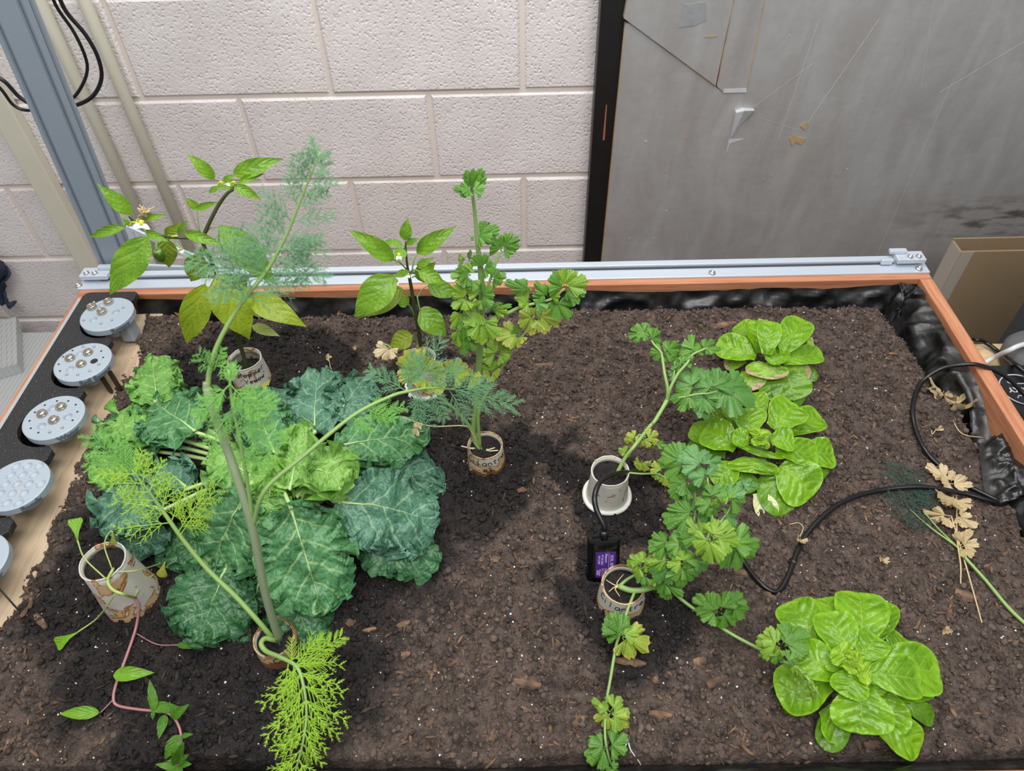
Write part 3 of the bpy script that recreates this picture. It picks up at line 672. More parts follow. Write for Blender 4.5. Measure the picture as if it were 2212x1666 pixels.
obj('tray_plate', V, F, M_TRAY, t0, smooth=False)
M_GPL = plain('grey_plate', (168, 170, 172), .5, var=.05)
MB().box(.0075, .0260, -.775, -.02, .0004, .0022).obj('mounting_strip', M_GPL, t0)
for i in range(len(tc)): MB().box(.022, .0288, tc[i][1]-.04, tc[i][1]+.04, -.06, .0020).obj('slot_shade', M_TRAY, t0)  # added black strips stand in for the shade down inside the slots
M_PRINT = plain('blue_grey_print', (160, 171, 181), .45, var=.02, scale=30)
M_DARK = plain('dark_hole', (30, 32, 36), .7)  # paints the shade in holes; also the weeder wire's own colour
M_LETSHADE = plain('lettering_shade', (98, 108, 118), .6)  # raised letters share the print's colour; their shadows are put into this grey
R0 = .0425
def disc(parent, c, holes, thick=.011):
    nr, na = 46, 150; V = []
    for i in range(nr):
        r = R0*.965*(i/(nr-1))**.8
        for j in range(na):
            q = 2*math.pi*j/na; x, y = r*math.cos(q), r*math.sin(q); z = 0
            for hx, hy, hr, hd, soft in holes:
                d = math.hypot(x-hx, y-hy)
                if d < hr: z = min(z, -hd*(1-(d/hr)**4 if not soft else math.sqrt(max(0, 1-(d/hr)**2))))
            V.append((c[0]+x, c[1]+y, c[2]+z))
    for r, z in ((R0, -.0012), (R0, -thick), (R0*.6, -thick-.0005)):
        for j in range(na):
            q = 2*math.pi*j/na; V.append((c[0]+r*math.cos(q), c[1]+r*math.sin(q), c[2]+z))
    o = obj('disc', V, grid_faces(nr+3, na, True)[:, ::-1], M_PRINT, parent)
    md = o.modifiers.new('e', 'EDGE_SPLIT'); md.split_angle = math.radians(50)
    return o
def sidetext(parent, c, s, size, q0, thick=.011):
    V, F = textmesh(s, size, .0011, .0004); W_ = V.copy()
    for i, (x, y, z) in enumerate(V):
        q = q0+x/R0; r = R0+.0004+z; W_[i] = (c[0]+r*math.cos(q), c[1]+r*math.sin(q), c[2]-thick*.52+y)
    obj('lettering', W_, F, M_LETSHADE, parent, smooth=False)
def off(i, u, v): p = PZ(u, v, DZ); return p-tc[i]
Z5 = lambda x, y: (x/4.9, 620+y/4.9)
def dome(mb, c, r, h): mb.lathe([(r, 0), (r*1.02, h*.3), (r*.98, h*.42), (r*.86, h*.5), (r*.82, h*.8), (r*.6, h*1.0), (r*.3, h*1.12), (0, h*1.15)], c, 24)
names = [('rotary_tool', 'grey round tool marked Rotary with three flat steel caps, rearmost in the tray', 'Rotary'),
         ('soil_sensor_tool', 'grey round tool marked Soil Sen with two dark prongs hanging below', 'Soil Sensor'),
         ('watering_tool', 'grey round tool marked Water with three domed steel caps', 'Water'),
         ('seed_tray_tool', 'grey round tray marked Seeds with rows of shallow wells', 'Seeds'),
         ('weeder_tool', 'grey round tool at the left picture edge, nearest one in the tray', 'Weeder')]
caps = [[Z5(980, 225), Z5(1155, 170), Z5(1085, 275)], [Z5(745, 760), Z5(935, 700), Z5(862, 822)], [Z5(450, 1350), Z5(650, 1275), Z5(572, 1415)], [], []]
holes = [[Z5(1075, 185), Z5(985, 342), Z5(1225, 262)], [Z5(843, 698), Z5(737, 866)], [Z5(552, 1280), Z5(436, 1470), Z5(716, 1370)], [], []]
holesd = [[], [Z5(996, 786)], [], [], []]
pins = [[Z5(997, 165), Z5(888, 357), Z5(1072, 390), Z5(1186, 354), Z5(1307, 222)], [Z5(883, 636), Z5(997, 636), Z5(1047, 823), Z5(950, 892), Z5(824, 932), Z5(709, 930)], [Z5(661, 1492), Z5(526, 1540)], [], []]
dots = [[], [Z5(767, 674), Z5(669, 740), Z5(621, 819), Z5(635, 890), Z5(1072, 679), Z5(1092, 747)],
        [Z5(603, 1208), Z5(723, 1208), Z5(802, 1247), Z5(819, 1322), Z5(768, 1412), Z5(474, 1252), Z5(369, 1328), Z5(313, 1418), Z5(326, 1497), Z5(406, 1543)], [], []]
for i, (nm, lab, txt) in enumerate(names):
    c = tc[i]; t = thing(nm, (c[0], c[1], TT), lab, 'tool', 'tools in the tray')
    hl = []
    for u, v in holes[i]: o_ = off(i, u, v); hl.append((o_[0], o_[1], .0062, .0055, False))
    if i == 3:
        for a in range(-2, 3):
            for b in range(-2, 3):
                x, y = a*.0158+.0, b*.0150
                if math.hypot(x, y) < .034: hl.append((x+.002, y, .0062, .0042, True))
    if i == 4:
        for q in range(3): hl.append((.017*math.cos(q*2.09+.5), .017*math.sin(q*2.09+.5), .006, .0035, False))
    disc(t, c, hl)
    sidetext(t, c, txt, .0115, math.radians(-42))
    for u, v in caps[i]:
        o_ = off(i, u, v); mb = MB()
        if i == 0: mb.lathe([(.0073, 0), (.0076, .001), (.0073, .0062), (.0066, .0070), (.004, .0070), (.0038, .0066), (.0015, .0066), (.0012, .0072), (0, .0072)], c+np.array((o_[0], o_[1], 0)), 28)
        else: dome(mb, c+np.array((o_[0], o_[1], 0)), .0076, .0062)
        mb.obj('steel_cap', M_NICK, t, smooth=True)
    for u, v in pins[i]:
        o_ = off(i, u, v); mb = MB(); dome(mb, c+np.array((o_[0], o_[1], 0)), .0022, .0022); mb.obj('contact_pin', M_STEEL, t, smooth=True)
    for u, v in dots[i]:
        o_ = off(i, u, v); mb = MB(); mb.lathe([(0, 0), (.0016, 0), (.0016, .0002), (0, .0002)], c+np.array((o_[0], o_[1], 0)), 14); mb.obj('pin_hole_shade', M_DARK, t, smooth=False)  # flat dark disc, shade of the empty hole put into its colour
    for u, v in holesd[i]:
        o_ = off(i, u, v); mb = MB(); mb.lathe([(0, 0), (.0056, 0), (.0056, .0002), (0, .0002)], c+np.array((o_[0], o_[1], 0)), 24); mb.obj('bore_shade', M_DARK, t, smooth=False)  # flat disc, dark colour stands in for shade down the bore
    mb = MB(); mb.lathe([(0, -.0395), (.016, -.0395), (.019, -.036), (.024, -.0125), (0, -.0125)], c, 36); mb.obj('neck', M_PRINT, t, smooth=False)
    if i == 0: bevel(MB().box(c[0]+.012, c[0]+.034, c[1]-.016, c[1]+.012, c[2]-.052, c[2]-.0118).obj('motor_mount', M_PRINT, t), .004)
    if i == 1:
        for dx in (.030, .044):
            b = np.array((c[0]+dx-.004, c[1]-.014-.016*(dx > .04)*0, c[2]-.0115))
            V = [];
            for (y_, z_) in ((-.004, 0), (.004, 0), (.004, -.042), (0, -.052), (-.004, -.042)):
                for x_ in (-.0008, .0008): V.append(b+np.array((y_, x_+.004*(dx-.03)/.014, z_)))
            F = [(0, 2, 4, 6, 8), (9, 7, 5, 3, 1)]+[(2*q, 2*q+1, (2*q+3) % 10, (2*q+2) % 10) for q in range(5)]
            obj('prong', V, F, plain('dark_brass', (70, 58, 40), .4, .5), t, smooth=False)
    if i == 4:
        mb = MB(); mb.tube([c+np.array((.03, -.02, -.02)), c+np.array((.058, -.045, -.055))], .0012, 6); mb.obj('weeder_wire', M_DARK, t, smooth=True)
    if i == 3:
        for dx, dy in ((.0, .0), (.002, .001), (.003, -.001), (.019, -.003)):
            p = c+np.array((.0025+dx, .0005+dy, -.0032)); mb = MB(); mb.lathe([(0, 0), (.001, .0004), (.0008, .001), (0, .0013)], p, 8); mb.obj('seed', plain('seed_tan', (214, 176, 130), .5), t)

# ================================================================== CUPS
HAND = {'C': [[(.9, .8), (.5, 1.0), (.1, .6), (.15, .2), (.5, 0), (.9, .2)]], 'i': [[(.3, .5), (.3, 0)], [(.3, .75), (.33, .8)]], 'l': [[(.3, 1), (.3, 0)]],
        'a': [[(.8, .5), (.3, .55), (.1, .2), (.4, 0), (.75, .2), (.8, .5), (.85, 0)]], 'n': [[(.1, .5), (.15, 0)], [(.13, .35), (.5, .52), (.75, .3), (.8, 0)]],
        't': [[(.4, .85), (.4, .05), (.65, .05)], [(.1, .55), (.75, .55)]], 'r': [[(.15, .5), (.2, 0)], [(.2, .35), (.5, .55), (.8, .5)]],
        'o': [[(.5, .5), (.15, .35), (.2, .05), (.6, 0), (.8, .3), (.5, .5)]], '#': [[(.3, .8), (.2, 0)], [(.7, .8), (.6, 0)], [(.05, .55), (.9, .6)], [(0, .25), (.85, .3)]],
        '3': [[(.1, .9), (.6, .95), (.65, .65), (.3, .5), (.7, .4), (.6, .05), (.1, .05)]], '2': [[(.1, .8), (.5, 1.0), (.75, .7), (.1, 0), (.9, .02)]],
        'P': [[(.1, 0), (.15, 1), (.7, .9), (.65, .5), (.15, .45)]], 'e': [[(.15, .28), (.75, .32), (.5, .55), (.15, .3), (.3, .02), (.75, .1)]],
        'p': [[(.15, .5), (.1, -.35)], [(.13, .4), (.6, .5), (.7, .2), (.2, .05)]], 'd': [[(.75, 1), (.8, 0)], [(.75, .4), (.3, .5), (.15, .15), (.5, 0), (.78, .15)]],
        'w': [[(.05, .5), (.25, 0), (.45, .4), (.65, 0), (.9, .55)]], 'Y': [[(.1, .9), (.45, .5), (.85, .95)], [(.45, .5), (.4, 0)]], "'": [[(.3, 1), (.25, .75)]], 'D': [[(.2, 0), (.2, 1), (.7, .8), (.8, .4), (.2, 0)]], ' ': []}
def cupmat(name, rust, seed, low):
    t = NT(name); co = t.coord('Object'); sx = t.n('ShaderNodeSeparateXYZ'); t.l(t.n('ShaderNodeTexCoord').outputs['UV'], sx.inputs[0])
    mp = t.n('ShaderNodeMapping'); mp.inputs['Location'].default_value = (seed, seed*2.3, 0); t.l(co, mp.inputs[0])
    f = t.noise(mp.outputs[0], 38, 4, .55, .8); v = sx.outputs[1]
    base = t.mix(t.noise(co, 50, 3), lin((206, 202, 190)), lin((190, 187, 176)))
    k = t.math('ADD', f, t.math('MULTIPLY', t.math('SUBTRACT', low, v), .55))
    k = t.math('MAXIMUM', k, t.math('ADD', f, t.math('MULTIPLY', t.math('SUBTRACT', v, .93), 2.6 if rust > .09 else 0.0)))
    a = .62-rust
    base = t.mix(t.ramp(k, a, a+.02), base, lin((196, 164, 122)))
    base = t.mix(t.math('MULTIPLY', t.ramp(k, a, a+.015), t.ramp(k, a+.07, a+.03)), base, lin((150, 100, 58)))
    base = t.mix(t.ramp(k, a+.17, a+.26), base, lin((120, 82, 50)))
    t.set(base, .5); t.bump(f, .15, .001); return t.m
M_INK = plain('dark_ink', (24, 26, 44), .5)
CUPS = {}
def cup(key, tcx, tcy, half, bx, by, rust, low, label, text=None, lip=False, seed=1., turn=0., ink=0, fill=.006, tilt=(0, 0)):
    P = PS(bx, by)
    for _ in range(3):
        rt = half*depth(P)/FPX; rb = rt*1.33
    dirb = nz(np.array((P[0]-CO[0], P[1]-CO[1], 0))); ctr = P+dirb*rb
    zs = np.linspace(-.06, .08, 300); e = [abs(proj((ctr[0], ctr[1], z))[1]-tcy) for z in zs]; zt = zs[int(np.argmin(e))]
    q = PZ(tcx, tcy, zt); ctr = np.array((q[0], q[1], 0)); rt = half*depth((q[0], q[1], zt))/FPX
    zb = SOIL-.02; zg = float(soil_z(ctr[0], ctr[1])); hh = zt-zb; rb = rt*(1+(.22 if lip else .30)*hh/.075)
    t = thing('paper_cup', (ctr[0], ctr[1], zg), label, 'cup', 'upturned paper cups in the soil')
    n = 56; m_ = 14; V = []; UV = []
    for i in range(m_):
        f = i/(m_-1); z = zb+hh*f; r = rb+(rt-rb)*f
        for j in range(n):
            a = 2*math.pi*j/n; rr = r*(1+.012*n1(a*2.5+f*3, seed)*(1 if i < m_-1 else .6)); V.append((ctr[0]+rr*math.cos(a), ctr[1]+rr*math.sin(a), z+(.0009*n1(a*6, seed) if i == m_-1 else 0))); UV.append((j/n, (z-zg)/max(.01, zt-zg)))
    F = grid_faces(m_, n, True); mt = cupmat('paper_'+key, rust, seed, low)
    w = obj('wall', V, F, mt, t, uv=UV); sd = w.modifiers.new('s', 'SOLIDIFY'); sd.thickness = .0011; sd.offset = -1
    top = np.array(V[-n:]); top = np.vstack([top, top[:1]]); 
    Vr, Fr = tube(top+np.array((0, 0, .0003)), .0011, 6, False); obj('rim', Vr, Fr, mt, t, uv=[(0, 1.0 if rust > .09 else .8)]*len(Vr))
    Vb = [(ctr[0]+(rt-.0014)*math.cos(2*math.pi*j/n)*s, ctr[1]+(rt-.0014)*math.sin(2*math.pi*j/n)*s, zt-dz) for s, dz in ((1, .0012), (.965, .002), (.965, .008), (1.0, .0088)) for j in range(n)]
    obj('inner_fold', Vb, grid_faces(4, n, True), mt, t, uv=[(0, .85)]*len(Vb))
    if lip:
        rl = rb-(rb-rt)*((zg+.006-zb)/hh)+.0025; c_ = [(ctr[0]+rl*math.cos(q), ctr[1]+rl*math.sin(q), zg+.005+.001*math.sin(3*q)) for q in np.linspace(0, 2*math.pi, 61)]
        Vr, Fr = tube(c_, .0034, 8, False); obj('rolled_lip', Vr, Fr, plain('white_paper', (222, 220, 212), .5, var=.03), t)
    if text:
        for li, line in enumerate(text):
            sz = .0105 if li == 0 else .0085; mbk = MB(); x0 = -len(line)*sz*.36
            for ci, chx in enumerate(line):
                for st in HAND.get(chx, []):
                    pts = []
                    for (px_, py_) in spline([(a, b, 0) for a, b in st], 4)[:, :2]:
                        xx = x0+ci*sz*.72+px_*sz*.7; zz = zt-.0145-li*.0135+py_*sz-.004*abs(xx)/.02*0+rnd.uniform(-.0001, .0001)
                        a_ = -math.pi/2+math.atan2(CO[0]-ctr[0], -(CO[1]-ctr[1]))+turn+xx/rt; f = (zz-zb)/hh; r = (rb+(rt-rb)*f)*1.006+.0002
                        pts.append((ctr[0]+r*math.cos(a_), ctr[1]+r*math.sin(a_), zz))
                    mbk.tube(pts, .00055, 5)
            mbk.obj('lettering', M_INK, t, smooth=True)
    # soil plug
    zf = zt-fill; V = []; nr = 14; na = 40
    for i in range(nr):
        r = (rt-.0012)*i/(nr-1)*.985
        for j in range(na):
            a = 2*math.pi*j/na; x, y = r*math.cos(a), r*math.sin(a); V.append((ctr[0]+x, ctr[1]+y, zf+.0022*n2(x*420, y*420, seed)+.0018*n2(x*900, y*900, seed+1)))
    tag(obj('cup_soil', V, grid_faces(nr, na, True)[:, ::-1], M_SOIL, None, attr={'wet': np.ones(len(V))}), 'damp black soil inside the '+label.split(' ', 1)[1] if False else 'damp black soil inside '+label, 'soil', kind='stuff')
    CUPS[key] = (ctr, zt, rt, zf); return t
cup('seedling', 222, 1213, 47, 262, 1324, .08, .16, 'rust-stained white paper cup with a vine seedling, front left by the pine board', seed=3.3, fill=.010)
cup('pepper_a', 528, 776, 35, 556, 846, .05, .22, "white paper cup marked Pepper, behind the kale", ['Pepper', "'Yedow'"], seed=1.1, turn=.12, fill=.022)
cup('pepper_b', 908, 773, 32, 905, 862, .03, .15, 'grey-white paper cup under the middle pepper plant, half hidden by yellow leaves', lip=True, seed=2.2, fill=.024)
cup('cilantro_c', 1048, 962, 37, 1056, 1032, .16, .5, 'rust-brown paper cup marked Cilantro #3 in the middle of the bed', ['Cilantro', '#3'], seed=5.1, turn=.05, fill=.008)
cup('cilantro_a', 1318, 1018, 40, 1308, 1116, .015, .0, 'clean white paper cup with rolled white lip behind the black soil sensor', lip=True, seed=6.7, fill=.009)
cup('cilantro_b', 1347, 1263, 46, 1352, 1348, .10, .4, 'rust-stained paper cup marked Cilantro 2 in front of the black soil sensor', ['Cilantro', '2'], seed=4.4, turn=.1, fill=.009)
cup('dill', 592, 1378, 43, 602, 1442, .22, .7, 'low brown-stained paper cup marked Cilan at the foot of the tall dill', ['Cilan'], seed=8.2, turn=.2, fill=.008)
p = PS(258, 1322, .002)
tag(MB().tube([PS(243, 1324, .003), PS(262, 1320, .005), PS(287, 1308, .003)], .0022, 8, sm=4).obj('cup_lip_scrap', plain('lip_paper', (222, 218, 200), .5), smooth=True), 'cream curl of paper lip at the foot of the left stained cup', 'paper scrap')

# ================================================================== SENSOR AND CABLE
b = [PS(1262, 1240, .0), PS(1333, 1240, .0)]
ctr = PS(1301, 1248, 0); 
sens = thing('soil_sensor', ctr, 'glossy black soil sensor with a purple printed label pushed into the soil', 'sensor')
M_GLOSS = plain('gloss_black', (10, 11, 13), .12, var=.05)
# body leans back a little from upright: axes
ax = nz(PS(1333, 1243)-PS(1262, 1246)); ax[2] = 0; ax = nz(ax)
up = nz(np.array((0, 0, 1))+.35*np.cross(np.array((0, 0, 1.)), ax)); nrm = np.cross(ax, up); nrm = -nrm if nrm[1] > 0 else nrm
wd = .0415
top = None
for hh in np.linspace(.03, .09, 121):
    q = ctr+up*hh
    if proj(q)[1] < 1160: break
HS = hh
Rm = np.stack([ax, -nrm, up], 1)
so_ = MB().box(-wd/2, wd/2, -.006, .006, -.02, HS, Rm, ctr).obj('body', M_GLOSS, sens); bevel(so_, .005, 4)
lw, lh = wd*.60, HS*.62
def onface(x, z, d=.0063): return ctr+Rm@np.array((x, -d, z))
lc = (.0025, HS*.40)
V = [onface(lc[0]+sx*lw/2, lc[1]+sz*lh/2) for sx, sz in ((-1, -1), (1, -1), (1, 1), (-1, 1))]+[onface(lc[0]+sx*lw/2, lc[1]+sz*lh/2, .0058) for sx, sz in ((-1, -1), (1, -1), (1, 1), (-1, 1))]
lab = obj('label', V, [(0, 1, 2, 3)]+[(i, 4+i, 4+(i+1) % 4, (i+1) % 4) for i in range(4)], plain('purple_label', (74, 36, 128), .35, var=.03), sens, smooth=False)
M_LTXT = plain('lilac_print', (196, 180, 222), .5)
def ltext(s, x, z, size, name='lettering'):
    V, F = textmesh(s, size, 0, .0001)
    W_ = [onface(lc[0]+x+vy*1.0, lc[1]+z-vx, .00645) for vx, vy, _ in V]
    obj(name, W_, F, M_LTXT, lab, smooth=False)
L = lw
ltext('SOIL SENSOR', lw*.30, 0, .0052); ltext('Measure', lw*.02, lh*.26, .0042); ltext('Power', lw*.0, -lh*.28, .0042)
ltext('PT EX DEC', -lw*.18, lh*.2, .0034); ltext('DC 5-12V', -lw*.14, -lh*.30, .0032); ltext('PH CAPE', -lw*.34, lh*.2, .0034); ltext('Output', -lw*.28, -lh*.30, .0034); ltext('RS485', -lw*.40, -lh*.30, .0032)
V = [onface(lc[0]+x, lc[1]+z, .00645) for x, z in ((lw*.145, -lh*.45), (lw*.165, -lh*.45), (lw*.165, lh*.45), (lw*.145, lh*.45))]; obj('label_line', V, [(0, 1, 2, 3)], M_LTXT, lab, smooth=False)
pt = ctr+up*HS
MB().tube([pt-up*.002, pt+up*.010], [.0062, .0056], 16).obj('strain_relief', M_CABLE, sens, smooth=True)
h0 = (pt+up*.009)[2]-SOIL
cab = [pt+up*.007, pt+up*.016, PH(1288, 1100, h0+.018), PH(1285, 1070, h0+.026), PH(1298, 1040, h0+.026), PH(1330, 1024, h0+.014), PH(1372, 1021, .045), PS(1430, 1036, .012), PS(1510, 1100, .005), PS(1575, 1165, .005), PS(1605, 1212, .005), PS(1640, 1258, .004), PS(1676, 1279, .004), PS(1700, 1250, .005), PS(1730, 1175, .005), PS(1775, 1118, .006), PS(1830, 1080, .009), PS(1900, 1060, .012), PS(1990, 1052, .014), PS(2080, 1066, .010), PS(2140, 1083, .006), PS(2172, 1092, -.004), PS(2150, 1079, .004), PS(2095, 1052, .005), PS(2040, 1015, .006), PS(2000, 975, .006), PS(1977, 925, .006), PS(1972, 880, .006), PS(1988, 830, .010), PZ(2030, 798, -.012), PZ(2080, 788, .004), PZ(2120, 790, .0065), PZ(2170, 812, -.012), PZ(2215, 855, -.035), PZ(2280, 930, -.045)]
tag(MB().tube(cab, .0034, 10, sm=7).obj('sensor_cable', M_CABLE, smooth=True), 'long black cable looping from the soil sensor across the soil and over the right rim', 'cable')
# ================================================================== LEAF BUILDERS
PROF = {'pepper': ([0, .04, .14, .28, .42, .58, .74, .87, .95, 1], [.04, .30, .74, .97, 1, .85, .57, .27, .10, 0.01]),
        'lettuce': ([0, .10, .24, .40, .55, .70, .82, .90, .95, .985, 1], [.42, .50, .72, .92, 1, 1, .93, .78, .60, .36, .03]),
        'kale': ([0, .07, .18, .34, .55, .75, .88, .95, 1], [.10, .48, .80, .98, 1, .88, .66, .42, .05]),
        'vine': ([0, .06, .2, .4, .6, .8, .92, 1], [.05, .55, .95, 1, .8, .45, .2, .01]),
        'spoon': ([0, .3, .55, .75, .9, 1], [.10, .28, .62, .95, 1, .75])}
def frame(B, T, face=.5, roll=0):
    a = nz(T-B); M_ = (B+T)/2
    f = nz(np.array((0, 0, 1.))*(1-face)+nz(CO-M_)*face); n = nz(f-(f@a)*a); s = np.cross(a, n)
    if roll: n, s = n*math.cos(roll)+s*math.sin(roll), s*math.cos(roll)-n*math.sin(roll)
    return a, n, s
def halfw(B, T, s, wpx):
    M_ = (B+T)/2; p0, p1 = proj(B), proj(T); d = nz(p1-p0); q = (proj(M_+s*.01)-proj(M_-s*.01))/.02
    return wpx/2/max(250, abs(q[0]*-d[1]+q[1]*d[0]))
def leaf(B, T, w, mat, kind='pepper', bow=.12, cup=.15, ruf=0, fold=0, face=.5, roll=0, nt=16, nv=10, parent=None, seed=0., curl=0, pet=None, petr=.0012, petmat=None, quilt=0, name='leaf', meters=False, wave=0, jag=0):
    B = np.asarray(B, float); T = np.asarray(T, float); L = np.linalg.norm(T-B)
    a, n, s = frame(B, T, face, roll); hw = w if meters else halfw(B, T, s, w)
    hw = min(hw, L*3)
    u = np.linspace(0, 1, nt+1); t = .5*u+.5*(.5-.5*np.cos(math.pi*u)); v = np.linspace(-1, 1, 2*(nv//2)+1)
    t_, v_ = np.meshgrid(t, v, indexing='ij'); pr = np.interp(t_, *PROF[kind]); av = np.abs(v_); sd = np.sign(v_)
    lob = 1.
    if jag:
        lob = 1+av**2*(jag*n1(t_*8+sd*13, seed)+jag*.6*n1(t_*22+sd*7, seed+1))
    x = t_*L; y = hw*pr*v_*lob
    z = bow*L*4*t_*(1-t_)*(1-.35*t_)-curl*L*t_**3
    z = z+cup*hw*pr*av**2+fold*hw*pr*(av-.3)
    if wave: z = z+wave*hw*av**1.5*np.sin(t_*math.pi*5+seed+sd*1.3)
    if ruf:
        e = np.maximum(av, np.clip((t_-.55)/.45, 0, 1)*np.clip(1.25-av*.25, 0, 1)); k = np.clip((e-.42)/.58, 0, 1)**2.0
        ang = np.arctan2(y, x-.45*L); per = ang*.5*(L*.5+hw)      # length along the rim
        am = ruf*.050*(.75+.45*n1(per/.045, seed+2)); ph = per*2*math.pi/.021+seed*3+2.2*n1(per/.035, seed+3)
        z = z+k*am*(np.sin(ph)+.45*np.sin(2.3*ph+seed)+.3*n1(per/.0045, seed+4))
        td = k*am*(.75*np.sin(2*ph)+.3*np.sin(4.6*ph)); x = x-np.sin(ang)*td; y = y+np.cos(ang)*td
        rad = k*ruf*.022*(.8*n1(per/.018, seed+5)+.7*n1(per/.0055, seed+6)+.35*np.cos(2*ph))
        y = y+rad*np.sin(ang); x = x+rad*np.cos(ang)
        z = z+hw*.09*n2(t_*7, v_*3, seed)+hw*.03*n2(t_*22, v_*9, seed+1)
    if quilt: z = z+quilt*hw*(1-av**3)*np.sin(t_*math.pi*9-av*5)*np.clip(av*3, 0, 1)*.5
    if kind == 'lettuce': z = z+hw*.05*(1-av**4)*n2(t_*L/.011+seed, y/.011, seed+3)*np.clip(av*4, 0, 1)
    V = B+x[..., None]*a+y[..., None]*s+z[..., None]*n
    uv = np.stack([t_, v_*.5+.5], -1).reshape(-1, 2)
    o = obj(name, V.reshape(-1, 3), grid_faces(nt+1, len(v)), mat, parent, uv=uv)
    if pet is not None:
        pts = [np.asarray(p, float) for p in pet]+[B+a*L*.02]
        Vt, Ft = tube(pts, [petr*1.2, petr], 7, sm=5 if len(pts) > 2 else 0); obj('petiole', Vt, Ft, petmat, o)
    o['_m'] = 0; del o['_m']
    mid = [V[i, len(v)//2]+n*.0 for i in range(nt+1)]
    return o, mid, n
def sag(a, b, up=.0, side=0):
    a = np.asarray(a); b = np.asarray(b); return [a, (a+b)/2+np.array((0, 0, up))]
def fan(B, T, mat, parent, wf=1.0, face=.5, roll=0, cup=.12, seed=0., lobes=3, deep=.42, curl=.22, name='leaflet'):
    B = np.asarray(B, float); T = np.asarray(T, float); B0 = B; B = B+(T-B)*(.10+.14*abs(float(n1(seed*1.7, 3)))); L = np.linalg.norm(T-B)*1.06; a, n, s = frame(B, T, face, roll+.55*float(n1(seed*2.9+.3, 8)))
    nr, na = 8, 96; W2 = 1.75; th = np.linspace(-W2, W2, na); thw = th+.12*n1(th*1.3+seed*7, seed)
    half = W2/lobes; c = (np.floor((thw+W2)/(2*half)).clip(0, lobes-1)+.5)*2*half-W2
    e = np.clip(np.abs(thw-c)/half, 0, 1); rl = 1-(deep-.02)*e**6
    side = 1-.22*(np.abs(c)/W2)+.10*n1(c*3+seed*5, seed+4); tt = (thw+W2)/(2*half)*3.2
    teeth = -.13*np.abs(((tt+.2*n1(th*5, seed)) % 1)-.5)**1.2*2*(1-.4*e)
    r = L*(rl*side+teeth+.05*n1(th*2.2, seed+2)+.03)
    f = np.linspace(0, 1, nr); f_, th_ = np.meshgrid(f, th, indexing='ij'); R_ = f_*r[None, :]; rr = f_; cl = c[None, :]
    x = R_*np.cos(th_*.84); y = R_*np.sin(th_*.84)*wf
    tl = n1(cl*2.7+seed*3, seed+6)
    z = L*(-curl*rr**2.2*(1+.8*tl)+.16*rr**1.5*tl+cup*.9*rr*(1-e[None, :]**2)-cup*.5*rr+.035*rr*n1(th_*5+seed, seed+1)+.05*rr**2*n1(th_*9, seed+5))
    V = B+x[..., None]*a+y[..., None]*s+z[..., None]*n
    uv = np.stack([f_, (th_+W2)/(2*W2)], -1).reshape(-1, 2)
    V = V.reshape(-1, 3); G = grid_faces(nr, na)
    Vs, Fs = tube([B0, B+a*L*.05], [.0006, .0005], 5); k0 = len(V)
    return obj(name, np.vstack([V, Vs]), [tuple(q) for q in G]+[tuple(i+k0 for i in q) for q in Fs], mat, parent, uv=np.vstack([uv, np.tile([.1, .5], (len(Vs), 1))]))
def stem(pts, rad, mat, parent, name='stem', n=8, sm=6):
    V, F = tube(pts, rad, n, sm=sm); return obj(name, V, F, mat, parent)
def threads(mb, base, axis, nrm, L, r, lev, k=6, spread=.8, droop=0, jit=.25):
    """feathery pinna: a rachis of length L with side pinnules, recursing lev times"""
    axis = nz(axis); side = nz(np.cross(nrm, axis)); pts = []
    for i in range(4):
        f = i/3; pts.append(base+axis*L*f+np.array((0, 0, -droop*L*f*f))+nrm*L*.04*math.sin(f*3))
    mb.tube(pts, [r, r*.55], 3, cap=False)
    if lev <= 0: return
    for i in range(k):
        f = .18+.80*i/max(1, k-1); p = base+axis*L*f+np.array((0, 0, -droop*L*f*f))
        for sg in (-1, 1):
            an = spread*rnd.uniform(.75, 1.2); d = axis*math.cos(an)+side*sg*math.sin(an)+nrm*rnd.gauss(.05, jit)
            threads(mb, p, d, nrm, L*(.50-.30*f)*rnd.uniform(.75, 1.2), r*.82, lev-1, max(3, k-2), spread*.8, droop*.5, jit)
def frond(pairs, mat, parent, name='frond', r=.0005):
    """feathery leaves: pairs = (base, tip, levels, k, spread); those leaving one node are one frond"""
    grp = []
    for p in pairs:
        for g in grp:
            if np.linalg.norm(np.asarray(g[0][0])-np.asarray(p[0])) < .0015: g.append(p); break
        else: grp.append([p])
    for g in grp:
        mb = MB()
        for (b, t, lev, k, sp) in g:
            b = np.asarray(b); t = np.asarray(t); a, n, s = frame(b, t, .5); threads(mb, b, t-b, n, np.linalg.norm(t-b), r, lev, k, sp)
        mb.obj(name, mat, parent, smooth=False)

# ================================================================== PLANT MATERIALS
M_LET = leafmat('lettuce_green', (92, 142, 8), (122, 172, 18), (176, 206, 84), 5.5, 1.7, .055, .34, .24, .42, 11, .22, .3, retv=.10, edge=(140, 190, 40))
M_LETD = leafmat('lettuce_outer', (80, 126, 12), (106, 154, 22), (160, 192, 84), 5.5, 1.7, .05, .36, .28, .2, 13, .24, .25, retv=.10)
M_LETY = leafmat('lettuce_heart', (134, 180, 26), (164, 204, 50), (210, 228, 130), 6, 1.4, .06, .3, .28, .6, 16, .28, .5, retv=.08)
M_LETB = leafmat('lettuce_browned', (98, 146, 12), (130, 176, 30), (196, 214, 120), 5.5, 1.7, .05, .34, .38, .22, 13, .2, .3, brown=.66)
M_LETW = leafmat('lettuce_pale', (206, 210, 150), (222, 226, 176), (232, 234, 200), 6, 1.4, .05, .4, .4, .3, 13, .2, .3, brown=.80)
